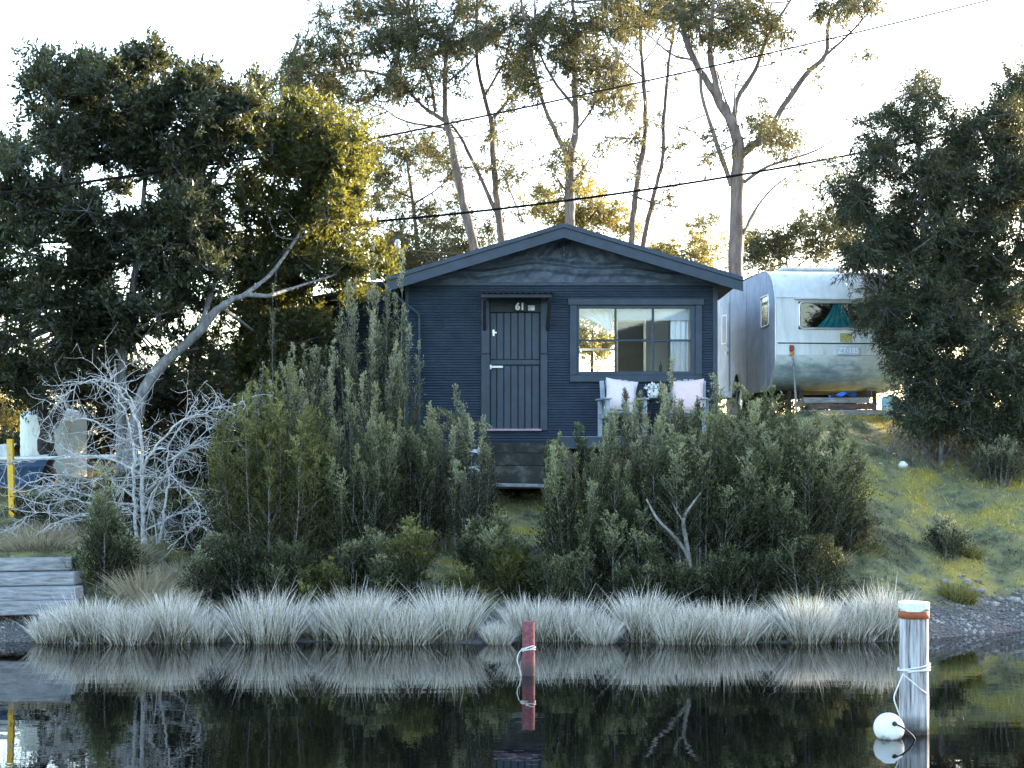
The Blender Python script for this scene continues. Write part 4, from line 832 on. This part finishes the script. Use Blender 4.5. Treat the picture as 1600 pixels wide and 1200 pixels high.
euc('slim bare eucalypt stem right of the ridge, the taller straight one', 14,
    [([(986, 385), (995, 290), (1007, 220), (1007, 150), (1002, 75), (1000, -10)], .17, .08), ([(1003, 120), (965, 85), (940, 40), (930, 0)], .05, .02), ([(1004, 100), (1030, 60), (1040, 10)], .05, .02), ([(990, 340), (982, 280), (980, 220)], .02, .008)],
    [(1000, 10, 45, 30, 8), (950, 30, 30, 30, 5), (985, -40, 60, 30, 8), (970, 90, 20, 20, 2)], 40)
euc('thin crooked eucalypt stem leaning beside the taller straight one', 15,
    [([(1004, 388), (1020, 310), (1035, 250), (1037, 185), (1045, 100), (1055, 30), (1062, -15)], .13, .06), ([(1036, 200), (1010, 130), (985, 90)], .03, .01), ([(1030, 270), (1050, 230), (1060, 190)], .025, .01)],
    [(1050, 10, 35, 25, 6), (1065, -40, 50, 30, 7)], 41)
euc('great spreading eucalypt with bare pale limbs between cabin and caravan', 16,
    [([(1149, 425), (1152, 300), (1153, 240), (1146, 200), (1122, 155), (1100, 120), (1072, 65), (1060, -10)], .36, .10), ([(1124, 160), (1112, 100), (1110, 50), (1116, -10)], .19, .08), ([(1143, 290), (1120, 225), (1097, 150), (1090, 100), (1050, 85), (1008, 50)], .13, .025), ([(1147, 200), (1152, 155), (1180, 110), (1200, 55), (1243, -10)], .15, .05),
     ([(1154, 248), (1175, 228), (1200, 210), (1225, 165), (1260, 115), (1290, 85), (1296, 30), (1318, -10)], .2, .06), ([(1288, 88), (1330, 50), (1378, -5)], .07, .03), ([(1156, 290), (1200, 260), (1275, 235), (1345, 190)], .1, .015), ([(1154, 380), (1185, 320), (1225, 280), (1278, 255)], .08, .015), ([(1222, 172), (1280, 155), (1345, 135)], .04, .01),
     ([(1150, 190), (1135, 160), (1120, 110)], .07, .03), ([(1185, 105), (1215, 95), (1250, 60)], .04, .015), ([(1148, 180), (1150, 130), (1170, 80)], .05, .02)],
    [(1115, 35, 45, 45, 13), (1180, 12, 45, 25, 8), (1205, 45, 28, 28, 6), (1155, 60, 28, 28, 5), (1205, 205, 42, 28, 11), (1345, 5, 40, 12, 6), (1290, 15, 30, 20, 4), (1062, 15, 30, 35, 8), (1180, -50, 130, 30, 14)], 36)
# --- smaller sunlit trees and shrubs behind
GO = dict(cat='tree', mat='leaf_gold', bark='bark_euc', clump_r=.55, tw=18, per=16, L=.12, W=.032, droop=.25, group='sunlit trees behind the cabin')
def gold(name, label, seed, limbs, ells, Y, thick=1.3, **kw):
    a = dict(GO); a.update(kw); return tree(name, label, a.pop('cat'), seed, limbs, ells, Y, thick, a.pop('mat'), a.pop('bark'), **a)
gold('young_eucalypt', 'golden crowned young eucalypt between the evergreen and the cabin roof', 21, [([(655, 420), (648, 340), (640, 280), (630, 220)], .16, .04), ([(645, 320), (690, 290), (710, 260)], .06, .02), ([(645, 310), (600, 290), (580, 280)], .06, .02), ([(650, 370), (610, 360), (585, 350)], .05, .02)],
     [(640, 235, 65, 28, 17), (605, 300, 45, 25, 7), (690, 330, 40, 45, 12), (600, 365, 35, 22, 6), (650, 385, 60, 25, 12), (690, 265, 35, 25, 6)], 42, 1.5, mat='leaf_euc', droop=.4)
gold('back_shrub', 'golden green bushy tree rising just behind the ridge of the cabin', 22, [([(900, 420), (895, 360), (880, 310)], .12, .03), ([(898, 370), (930, 330), (950, 300)], .06, .02)], [(850, 330, 45, 40, 16), (930, 325, 45, 45, 16), (965, 355, 35, 28, 10), (895, 350, 50, 30, 12), (905, 280, 25, 25, 4)], 44)
gold('back_shrub', 'low yellow shrubs right of the slim stems behind the cabin roof', 23, [([(1080, 480), (1080, 420), (1075, 380)], .08, .02)], [(1060, 400, 50, 22, 14), (1105, 395, 35, 30, 10), (1095, 362, 15, 20, 3), (1030, 400, 30, 15, 6)], 46)
gold('back_shrub', 'dark and gold shrub mass behind the caravan roof', 24, [([(1230, 480), (1230, 420), (1225, 370)], .1, .02), ([(1230, 430), (1290, 380)], .05, .02)], [(1200, 390, 40, 28, 13), (1250, 380, 50, 32, 17), (1310, 365, 40, 45, 15), (1180, 405, 25, 15, 5)], 42, mat='leaf_euc')
gold('back_shrub', 'greyish low shrub showing above the left slope of the cabin roof', 25, [([(670, 470), (665, 430), (660, 400)], .08, .02)], [(640, 415, 50, 22, 12), (700, 395, 40, 22, 10), (750, 375, 40, 20, 7)], 40, mat='leaf_euc')
gold('back_shrub', 'bright golden foliage glimpsed under the evergreen at the left edge', 26, [([(5, 740), (5, 690), (5, 650)], .08, .02)], [(0, 650, 50, 30, 14), (-40, 600, 50, 60, 12), (30, 690, 40, 25, 8)], 34)
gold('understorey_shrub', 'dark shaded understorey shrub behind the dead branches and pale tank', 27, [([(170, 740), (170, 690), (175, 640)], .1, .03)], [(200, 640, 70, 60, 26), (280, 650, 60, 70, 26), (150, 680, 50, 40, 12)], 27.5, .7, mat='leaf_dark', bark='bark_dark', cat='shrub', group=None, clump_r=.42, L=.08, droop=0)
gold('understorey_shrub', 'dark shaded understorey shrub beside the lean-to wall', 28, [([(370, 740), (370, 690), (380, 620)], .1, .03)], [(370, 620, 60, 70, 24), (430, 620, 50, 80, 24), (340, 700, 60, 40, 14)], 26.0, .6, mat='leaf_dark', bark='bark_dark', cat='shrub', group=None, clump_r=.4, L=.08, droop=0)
for lb, px, py, rx, ry, n, Y, sd_ in (('dark understorey shrub low behind the dead tree, left of its trunk', 130, 705, 70, 50, 26, 28.0, 71), ('dark understorey shrub low behind the dead tree, right of its trunk', 290, 725, 80, 50, 30, 25.6, 72),
        ('shaded shrub under the evergreen between dead tree and lean-to', 400, 705, 70, 70, 34, 25.2, 73), ('dim shrub seen below the caravan floor, toward its wheel', 1200, 630, 50, 45, 20, 32, 74), ('dim shrub seen below the caravan rear behind the timber pile', 1310, 630, 70, 45, 28, 32.5, 75), ('olive shrub outside the rear window of the cabin', 925, 520, 45, 55, 22, 32.5, 76), ('dark shrub far behind the tank at the left edge', 20, 720, 70, 45, 26, 29, 77), ('tall dark shrub behind the top of the dead tree', 240, 620, 80, 60, 36, 28, 78), ('tall dark shrub behind the leaning grey stem', 350, 600, 60, 70, 34, 27.2, 79), ('dark shrub behind the pale tank', 110, 620, 70, 45, 24, 29.5, 80)):
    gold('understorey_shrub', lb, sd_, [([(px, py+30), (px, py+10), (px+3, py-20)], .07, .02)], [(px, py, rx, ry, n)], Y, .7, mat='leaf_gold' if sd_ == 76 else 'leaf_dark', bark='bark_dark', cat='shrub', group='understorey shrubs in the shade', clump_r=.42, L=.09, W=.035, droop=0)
# --- wattles on the right
RT = dict(cat='tree', mat='leaf_right', bark='bark_grey', clump_r=.42, tw=24, per=22, L=.085, W=.019, droop=.15)
def wat(name, label, seed, limbs, ells, Y, thick, **kw):
    a = dict(RT); a.update(kw); return tree(name, label, a.pop('cat'), seed, limbs, ells, Y, thick, a.pop('mat'), a.pop('bark'), **a)
wat('wattle_tree', 'tall feathery wattle with hanging grey leaves half hiding the caravan', 31,
    [([(1450, 680), (1455, 560), (1448, 460), (1442, 350), (1435, 230), (1430, 120)], .15, .03), ([(1450, 500), (1410, 430), (1360, 330), (1335, 270)], .08, .02), ([(1444, 400), (1480, 330), (1490, 260)], .06, .02), ([(1452, 540), (1400, 500), (1375, 460)], .05, .02), ([(1444, 330), (1390, 260), (1365, 200)], .05, .02)],
    [(1435, 125, 22, 28, 4), (1435, 180, 40, 45, 11), (1440, 260, 60, 50, 18), (1370, 195, 25, 40, 6), (1385, 250, 25, 45, 8), (1325, 290, 45, 55, 15), (1375, 330, 50, 40, 13), (1440, 350, 60, 50, 18), (1385, 410, 60, 45, 22), (1450, 430, 55, 55, 20), (1400, 480, 45, 40, 15), (1430, 520, 50, 40, 14), (1345, 380, 30, 40, 6)], 23.6, 1.1, L=.12, W=.018, droop=.5, f=.85)
wat('wattle_tree', 'dense dark wattle filling the right edge beside the feathery one', 32,
    [([(1545, 690), (1540, 580), (1538, 480), (1545, 360), (1560, 220)], .14, .03), ([(1540, 480), (1590, 380), (1600, 260)], .08, .02), ([(1540, 520), (1500, 420), (1505, 300), (1510, 200)], .08, .02)],
    [(1510, 205, 32, 55, 13), (1575, 200, 40, 60, 18), (1540, 280, 60, 55, 24), (1610, 300, 60, 90, 26), (1530, 380, 60, 60, 26), (1600, 430, 60, 70, 26), (1545, 480, 70, 60, 28), (1690, 380, 60, 170, 30), (1480, 300, 35, 70, 14), (1490, 420, 45, 60, 16), (1600, 150, 40, 40, 8)], 24.3, 1.2, W=.023, f=1.0)
wat('wattle_shrub', 'low leafy wattle shrub in front of the caravan corner on the right', 33,
    [([(1470, 690), (1475, 600), (1480, 520)], .08, .02), ([(1472, 640), (1430, 580), (1410, 540)], .05, .015)],
    [(1432, 545, 32, 40, 14), (1455, 600, 50, 50, 24), (1490, 500, 50, 50, 20), (1510, 590, 50, 55, 20), (1440, 650, 45, 28, 14), (1510, 660, 55, 28, 16)], 22.9, .7, clump_r=.36, cat='shrub')
wat('wattle_shrub', 'low dark wattle shrub at the right edge above the mossy slope', 34,
    [([(1570, 700), (1575, 620), (1580, 540)], .08, .02)], [(1560, 560, 50, 60, 24), (1620, 580, 50, 80, 24), (1570, 640, 50, 40, 16), (1590, 680, 60, 25, 14), (1690, 600, 50, 80, 16)], 22.8, .7, clump_r=.36, cat='shrub')

# ------------------------------------------------------------------ tea-tree shrubs
def tea(label, px, Y, rx, ry, h, n, seed, mat='tea', spire=.5, tw=46, per=24, name='tea_tree_shrub', group='tea-tree shrubs along the bank', lean=(0, 0), stem=.016, low=.07, L=.044, W=.0165, tips=.58):
    """many upright shoots from one root, each ending in a feathery spire"""
    rng = np.random.default_rng(seed); L = L*(.8, 1.0, 1.18)[seed % 3]; W = W*(1.15, 1.0, .85)[seed % 3]; b = np.array(tuple(on_ground(px, Y))); t = thing(name, label, 'shrub', tuple(b), group); tb = Tubes()
    th = rng.uniform(0, 6.283, n); r = np.sqrt(rng.uniform(.0, 1, n)); 
    lead = np.where(rng.uniform(size=n) < (.35 if spire > .4 else .15), rng.uniform(1.05, 1.22, n), 1.0)
    tip = np.stack([b[0]+rx*r*np.cos(th)+lean[0], b[1]+ry*r*np.sin(th)+lean[1], b[2]+h*(.42+.58*np.sqrt(np.clip(1-r**2*.92, 0, 1)))*rng.uniform(.70, 1.0, n)*lead], -1)
    rt = b+np.stack([rx*.55*r*np.cos(th), ry*.55*r*np.sin(th), np.full(n, -.08)], -1)
    ctl = np.stack([rt[:, 0]*.12+tip[:, 0]*.88, rt[:, 1]*.12+tip[:, 1]*.88, rt[:, 2]*.62+tip[:, 2]*.38], -1)+rng.normal(size=(n, 3))*.06
    ts = np.linspace(0, 1, 9)[:, None]
    for i in range(n):
        tb.add((1-ts)**2*rt[i]+2*ts*(1-ts)*ctl[i]+ts**2*tip[i], stem*rng.uniform(.5, 1.2)*np.linspace(1, .1, 9)**1.3, 5)
    u = low+(1-low)*rng.uniform(0, 1, (n, tw))**.8; U = u[..., None]
    p0 = (1-U)**2*rt[:, None]+2*U*(1-U)*ctl[:, None]+U**2*tip[:, None]
    tan = unit(2*(1-U)*(ctl-rt)[:, None]+2*U*(tip-ctl)[:, None])
    rad = unit(np.cross(tan, rng.normal(size=(n, tw, 3)))); out = np.clip((u-low)/(1-low), 0, 1)
    tl = (.46*(1-out)**.75*(.45+.5*min(h, 2.4)/2)+.075)*rng.uniform(.55, 1.25, (n, tw))*(1 if spire > .4 else 1.15)
    upr = 1.2 if spire > .4 else .3
    d = unit(tan*(.55+upr*out[..., None])+rad*(.8-.25*upr*out[..., None])+[0, 0, .22]); p1 = p0+d*tl[..., None]
    v = rng.uniform(.12, 1.05, (n, tw, per)); pos = p0[:, :, None]+(p1-p0)[:, :, None]*v[..., None]+rng.normal(size=(n, tw, per, 3))*(.006+.05*tl[..., None, None]*.8)
    ld = unit(d[:, :, None]*.75+rng.normal(size=pos.shape)*.5+[0, 0, .1])
    # young growth at shoot ends is paler; lower leaves darkened, shade painted into the tint
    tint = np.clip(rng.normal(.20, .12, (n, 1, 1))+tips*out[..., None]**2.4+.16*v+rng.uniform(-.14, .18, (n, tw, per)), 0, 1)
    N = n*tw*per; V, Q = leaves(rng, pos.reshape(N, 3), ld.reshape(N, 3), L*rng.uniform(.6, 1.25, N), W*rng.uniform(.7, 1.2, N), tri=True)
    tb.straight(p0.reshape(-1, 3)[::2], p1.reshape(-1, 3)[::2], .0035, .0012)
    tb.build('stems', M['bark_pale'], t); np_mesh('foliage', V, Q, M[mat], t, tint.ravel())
    return t
# left group
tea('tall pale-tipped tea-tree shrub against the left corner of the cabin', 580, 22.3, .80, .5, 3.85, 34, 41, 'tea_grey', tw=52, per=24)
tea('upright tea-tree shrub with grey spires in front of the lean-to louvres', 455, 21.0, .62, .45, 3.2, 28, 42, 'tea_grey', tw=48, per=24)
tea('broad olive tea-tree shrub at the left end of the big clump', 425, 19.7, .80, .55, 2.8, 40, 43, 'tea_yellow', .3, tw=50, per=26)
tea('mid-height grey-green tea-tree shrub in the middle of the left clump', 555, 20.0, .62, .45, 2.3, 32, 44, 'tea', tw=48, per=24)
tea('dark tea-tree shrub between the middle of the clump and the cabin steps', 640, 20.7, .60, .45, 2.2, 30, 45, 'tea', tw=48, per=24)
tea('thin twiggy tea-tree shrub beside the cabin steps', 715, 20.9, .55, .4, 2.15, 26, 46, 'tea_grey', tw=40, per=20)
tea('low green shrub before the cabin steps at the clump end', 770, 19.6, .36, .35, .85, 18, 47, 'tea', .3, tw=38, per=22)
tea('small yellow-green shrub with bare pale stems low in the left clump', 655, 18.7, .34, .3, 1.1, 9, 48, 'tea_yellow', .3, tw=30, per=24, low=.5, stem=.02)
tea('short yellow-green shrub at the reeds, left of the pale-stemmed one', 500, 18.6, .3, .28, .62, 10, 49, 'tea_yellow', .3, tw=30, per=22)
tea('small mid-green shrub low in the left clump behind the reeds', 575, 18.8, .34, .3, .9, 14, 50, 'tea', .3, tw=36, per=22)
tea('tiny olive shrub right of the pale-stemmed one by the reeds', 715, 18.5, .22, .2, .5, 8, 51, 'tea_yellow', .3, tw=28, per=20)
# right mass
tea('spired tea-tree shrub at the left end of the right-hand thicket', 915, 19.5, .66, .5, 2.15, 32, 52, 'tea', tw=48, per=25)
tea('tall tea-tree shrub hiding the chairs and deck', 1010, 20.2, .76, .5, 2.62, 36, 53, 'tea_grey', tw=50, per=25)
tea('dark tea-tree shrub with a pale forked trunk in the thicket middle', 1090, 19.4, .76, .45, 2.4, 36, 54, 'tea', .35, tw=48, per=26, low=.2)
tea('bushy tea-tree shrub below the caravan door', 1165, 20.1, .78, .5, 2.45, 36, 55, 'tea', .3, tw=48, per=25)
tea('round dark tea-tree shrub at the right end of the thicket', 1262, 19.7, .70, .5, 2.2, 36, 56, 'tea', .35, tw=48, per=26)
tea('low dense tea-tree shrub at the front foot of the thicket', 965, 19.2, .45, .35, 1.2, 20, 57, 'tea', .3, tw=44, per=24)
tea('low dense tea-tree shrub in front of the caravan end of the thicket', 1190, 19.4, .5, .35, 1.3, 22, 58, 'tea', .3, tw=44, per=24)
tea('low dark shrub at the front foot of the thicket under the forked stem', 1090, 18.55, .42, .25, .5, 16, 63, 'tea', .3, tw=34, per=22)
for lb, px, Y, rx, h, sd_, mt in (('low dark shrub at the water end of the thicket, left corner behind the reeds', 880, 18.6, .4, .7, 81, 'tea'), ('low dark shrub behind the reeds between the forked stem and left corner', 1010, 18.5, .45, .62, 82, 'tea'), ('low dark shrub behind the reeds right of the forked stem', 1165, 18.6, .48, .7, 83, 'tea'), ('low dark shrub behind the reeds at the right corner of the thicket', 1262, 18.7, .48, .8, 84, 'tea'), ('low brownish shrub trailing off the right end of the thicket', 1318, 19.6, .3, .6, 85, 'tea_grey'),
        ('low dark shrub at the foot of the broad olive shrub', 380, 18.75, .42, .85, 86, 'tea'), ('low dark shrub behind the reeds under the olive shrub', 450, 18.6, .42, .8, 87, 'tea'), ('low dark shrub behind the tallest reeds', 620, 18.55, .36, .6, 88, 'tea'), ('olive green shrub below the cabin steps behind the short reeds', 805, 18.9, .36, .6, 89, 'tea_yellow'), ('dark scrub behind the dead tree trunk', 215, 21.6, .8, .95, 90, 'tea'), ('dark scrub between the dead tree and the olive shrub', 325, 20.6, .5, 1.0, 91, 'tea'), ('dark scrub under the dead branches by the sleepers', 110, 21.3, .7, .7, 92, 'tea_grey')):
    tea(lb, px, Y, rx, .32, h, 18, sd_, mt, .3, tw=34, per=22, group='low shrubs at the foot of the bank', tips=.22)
# left pair by the sleepers, right shore
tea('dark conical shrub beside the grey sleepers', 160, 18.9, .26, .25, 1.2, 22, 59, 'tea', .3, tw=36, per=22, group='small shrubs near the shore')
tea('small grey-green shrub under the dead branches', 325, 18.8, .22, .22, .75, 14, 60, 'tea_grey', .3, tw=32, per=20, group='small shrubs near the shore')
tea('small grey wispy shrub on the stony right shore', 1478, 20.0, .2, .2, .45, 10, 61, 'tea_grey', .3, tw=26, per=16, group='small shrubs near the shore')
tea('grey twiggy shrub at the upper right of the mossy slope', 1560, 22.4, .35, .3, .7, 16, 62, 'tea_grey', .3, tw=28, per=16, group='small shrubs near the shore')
# the forked pale trunk seen inside the thicket
ft = Tubes(); YT = 18.98
ft.add(smooth_line([on_ground(1082, YT)-Vector((0, 0, .1)), P(1080, 900, YT), P(1076, 872, YT), P(1055, 840, YT-.05), P(1028, 812, YT-.1), P(1010, 780, YT)], 4), np.linspace(.036, .012, 21), 7)
ft.add(smooth_line([P(1077, 876, YT), P(1072, 845, YT), P(1068, 812, YT-.05), P(1080, 790, YT), P(1095, 770, YT+.1)], 4), np.linspace(.034, .011, 17), 7)
ft.add(smooth_line([P(1068, 815, YT-.05), P(1058, 800, YT), P(1050, 785, YT)], 3), np.linspace(.018, .008, 7), 5)
tag(ft.build('forked_stem', M['bark_pale']), 'bare pale forked stem standing in the dark heart of the thicket', 'stem')
# pale drooping fern-like spray beside the door
sp = thing('drooping_branch', 'pale drooping feathery spray hanging in front of the cabin wall left of the door', 'branch', tuple(on_ground(690, 22.6)), None); tb = Tubes(); LP = []; LD = []
for pts in ([(690, 900), (676, 760), (672, 690), (690, 664), (720, 658), (756, 662)], [(676, 740), (668, 680), (672, 650), (690, 640), (705, 650)]):
    pl = smooth_line([on_ground(690, 22.6)]+[P(x, y, 22.6) for x, y in pts[1:]], 6); tb.add(pl, np.linspace(.016, .003, len(pl)), 5)
    for q in pl[len(pl)//2:]:
        for _ in range(34): LP.append(q+rng.normal(size=3)*.025); LD.append(rng.normal(size=3)*[.5, .5, .3]+[.5, 0, -.75])
LP = np.array(LP); LD = unit(np.array(LD)); V, Q = leaves(rng, LP, LD, rng.uniform(.05, .14, len(LP)), .012); tb.build('stem', M['bark_pale'], sp); np_mesh('spray', V, Q, M['tea_grey'], sp, rng.uniform(.5, 1, len(LP)))

# ------------------------------------------------------------------ bleached dead tree
dead = thing('dead_tree', 'bleached white dead tree with tangled bare branches on the left bank', 'dead tree', tuple(on_ground(222, 20.2)))
rd = np.random.default_rng(77); stem_t = Tubes(); twig_t = Tubes()
prim = [([(224, 850), (221, 760), (222, 700), (212, 650), (190, 616), (172, 600)], .075), ([(212, 640), (196, 612), (165, 596), (132, 596), (104, 616), (76, 648)], .03), ([(214, 840), (210, 760), (208, 700), (200, 660), (180, 600)], .055), ([(248, 848), (258, 790), (264, 748), (262, 700), (285, 660), (310, 620)], .045), ([(222, 730), (250, 690), (290, 655), (330, 640), (365, 632)], .04), ([(220, 740), (180, 720), (120, 712), (60, 718), (10, 722)], .04),
        ([(226, 800), (260, 742), (300, 775), (318, 820)], .03), ([(215, 780), (160, 740), (100, 700), (50, 680)], .035), ([(216, 790), (150, 780), (90, 760), (30, 770)], .03), ([(262, 720), (300, 700), (345, 690)], .028), ([(225, 830), (290, 800), (345, 810)], .025), ([(218, 700), (150, 660), (110, 650), (85, 620)], .028), ([(200, 800), (130, 810), (60, 800), (20, 830)], .025), ([(215, 845), (175, 800), (120, 780), (70, 790)], .022), ([(40, 850), (90, 815), (150, 805), (205, 830)], .022), ([(262, 858), (300, 825), (352, 805)], .02), ([(120, 856), (168, 800), (205, 735), (260, 700)], .022), ([(20, 770), (80, 742), (150, 752), (230, 780)], .02), ([(245, 850), (240, 780), (275, 720), (335, 665)], .024)]
def wander(p, d, L, n, rough):
    pts = [p]; 
    for _ in range(n): d = unit(d+rd.normal(size=3)*rough); p = p+d*L/n; pts.append(p)
    return np.array(pts), d
for pts, w in prim:
    n = len(pts); dy = rd.uniform(-.9, .6); pl = smooth_line([P(x, y, 20.2+dy*(i/(n-1))) for i, (x, y) in enumerate(pts)], 5); pl[1:] += rd.normal(size=pl[1:].shape)*.012
    stem_t.add(pl, np.linspace(w, w*.2+.003, len(pl))/2*.95, 6); nb = 17
    for k in range(nb):
        i = rd.integers(len(pl)//4, len(pl)); tg = unit(pl[min(i, len(pl)-1)]-pl[max(i-1, 0)]); d = unit(tg*.6+rd.normal(size=3)*[1, .8, .6]+[0, 0, -.18])
        L = rd.uniform(.2, .75); q, _ = wander(pl[i], d, L, 6, .24); twig_t.add(q, np.linspace(.0068, .002, 7), 4)
        for _ in range(5):
            j = rd.integers(1, 7); d2 = unit(q[j]-q[j-1]+rd.normal(size=3)*.8); q2, _ = wander(q[j], d2, rd.uniform(.08, .34), 4, .25); twig_t.add(q2, np.linspace(.0034, .0012, 5), 3)
stem_t.build('limbs', M['dead'], dead); twig_t.build('twigs', M['dead'], dead)
# grey log and boulder-like stump behind the dead tree
tag(beam('fallen_log', P(246, 818, 20.9), P(310, 812, 21.0), .2, .17, M['old_wood'], None, .03), 'short broken grey log lying behind the dead tree', 'log')

# ------------------------------------------------------------------ sedge tussocks
def tussock(name, label, x, Y, rx, ry, h, n, seed, mat='reed', group=None, splay=.42, wdt=.0065, z=None):
    g = np.random.default_rng(seed); z0 = gz(x, Y) if z is None else z; a = g.uniform(0, 6.283, n); r = np.sqrt(g.uniform(0, 1, n))
    b = np.stack([x+rx*r*np.cos(a), Y+ry*r*np.sin(a), np.full(n, 0.)], -1); b[:, 2] = np.maximum(ground(b[:, 0], b[:, 1]), -.12)-.02
    L = h*(.30+.78*g.beta(2.8, 2.0, n))*np.where(g.uniform(size=n) < .05, 1.28, 1)*(1-.15*r); out = np.stack([np.cos(a), np.sin(a)], -1)*r[:, None]*splay+g.normal(size=(n, 2))*.16
    d0 = unit(np.concatenate([out, np.ones((n, 1))], 1)); bend = np.concatenate([out*.9+g.normal(size=(n, 2))*np.where(g.uniform(size=(n, 1)) < .12, .55, .1), -.10-.22*g.uniform(size=(n, 1))**2], 1)
    s = unit(np.cross(d0, g.normal(size=(n, 3)))); V = []
    for t, wf in ((0, 1), (.35, 1), (.7, .75), (1, .15)):
        c = b+d0*(L*t)[:, None]+bend*(L*t*t*.5)[:, None]; V += [c-s*wdt*.5*wf, c+s*wdt*.5*wf]
    V = np.stack(V, 1).reshape(-1, 3); q = np.array([[0, 1, 3, 2], [2, 3, 5, 4], [4, 5, 7, 6]]); Q = (q[None]+np.arange(n)[:, None, None]*8).reshape(-1, 4)
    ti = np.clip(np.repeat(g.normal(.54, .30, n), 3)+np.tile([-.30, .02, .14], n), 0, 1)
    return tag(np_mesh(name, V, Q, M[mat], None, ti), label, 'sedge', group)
G = 'bleached sedge tussocks along the waterline'
TS = [(88, .30, .50, 'at the left end beside the gravel'), (150, .32, .62, 'below the dark conical shrub'), (205, .28, .66, 'below the tan grass'), (268, .34, .66, 'under the dead tree'), (318, .26, .56, 'below the small grey-green shrub'), (415, .36, .72, 'standing alone left of the widest clump'),
      (505, .30, .64, 'at the left edge of the widest clump'), (560, .36, .72, 'in the widest clump, below the olive shrubs'), (625, .36, .76, 'tallest, in the middle of the widest clump'), (700, .34, .70, 'at the right edge of the widest clump'), (778, .20, .40, 'short, left of the red post'), (830, .3, .62, 'directly behind the red post'),
      (890, .34, .60, 'right of the red post'), (938, .2, .44, 'short, below the spired shrub'), (1005, .36, .70, 'below the shrub that hides the chairs'), (1070, .36, .66, 'below the forked pale trunk'), (1135, .34, .62, 'right of the forked trunk'), (1196, .30, .5, 'below the caravan end of the thicket'), (1262, .32, .62, 'near the right end of the row'), (1322, .36, .72, 'second from the mooring pile'), (1382, .32, .60, 'against the mooring pile at the right end')]
for i, (px, rx, h, wh) in enumerate(TS):
    Y = 17.55+.12*math.sin(i*2.3); x = P(px, 0, Y).x; Y = float(shore(x))+.08+.1*math.sin(i*2.3); x = P(px, 0, Y).x
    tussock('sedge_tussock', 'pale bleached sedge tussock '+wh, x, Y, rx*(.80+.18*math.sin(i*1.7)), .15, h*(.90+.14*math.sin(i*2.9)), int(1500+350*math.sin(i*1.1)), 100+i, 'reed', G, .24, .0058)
p = on_ground(222, 18.7); tussock('grass_tussock', 'drooping tan grass tussock between the conical shrub and dead tree', p.x, 18.7, .2, .18, .62, 900, 201, 'tan_grass', None, .55)
p = on_ground(255, 18.4); tussock('grass_tussock', 'low tan grass tussock just behind the reeds under the dead tree', p.x, 18.4, .25, .18, .42, 700, 202, 'tan_grass', None, .7)
for i, (px, Y, lb) in enumerate(((60, 20.0, 'tan grass spilling below the dead branches above the sleepers'), (180, 20.0, 'tan grass round the foot of the dead tree, left side'), (285, 19.6, 'tan grass round the foot of the dead tree, right side'))):
    p = on_ground(px, Y); tussock('grass_tussock', lb, p.x, Y, .45, .3, .34, 800, 220+i, 'tan_grass', None, .8)
p = on_ground(1497, 19.0); tussock('sedge_tussock', 'small olive green sedge tussock at the water right of the mooring pile', p.x, 19.0, .2, .12, .32, 700, 203, 'green_sedge', None, .25)
p = on_ground(1505, 20.3); tussock('grass_tussock', 'dark green grass tussock on the stony right shore', p.x, 20.3, .2, .15, .28, 600, 204, 'green_sedge', None, .7)
p = on_ground(60, 20.6); tussock('grass_tussock', 'tan grass patch above the grey sleepers at the left', p.x, 20.6, .6, .3, .3, 900, 205, 'tan_grass', None, .6)
p = on_ground(105, 19.2); tussock('grass_tussock', 'small tan tuft growing between the grey sleepers', p.x, 18.65, .08, .05, .16, 120, 206, 'tan_grass', None, .6)
for i, px in enumerate((1300, 1352)):
    p = on_ground(px, 19.4+.2*i); tussock('grass_tussock', ('brown dry tussock at the right foot of the thicket', 'brown dry tussock between thicket and mossy slope', 'brown dry tussock on the stones left of the mooring pile')[i], p.x, p.y, .22, .2, .2, 350, 210+i, 'green_sedge' if i else 'tan_grass', None, .7)
# bare twigs under the wattles
tw = Tubes(); rt_ = np.random.default_rng(5)
for i in range(260):
    px = rt_.uniform(1385, 1640); Y = rt_.uniform(22.4, 23.6); p = np.array(tuple(on_ground(px, Y))); q, _ = wander(p, unit(rt_.normal(size=3)*[.5, .4, .2]+[0, 0, .9]), rt_.uniform(.3, .8), 6, .25); tw.add(q, np.linspace(.007, .002, 7), 3)
tag(tw.build('undergrowth', M['bark_grey']), 'bare grey twiggy undergrowth beneath the wattles on the right', 'undergrowth', kind='stuff')
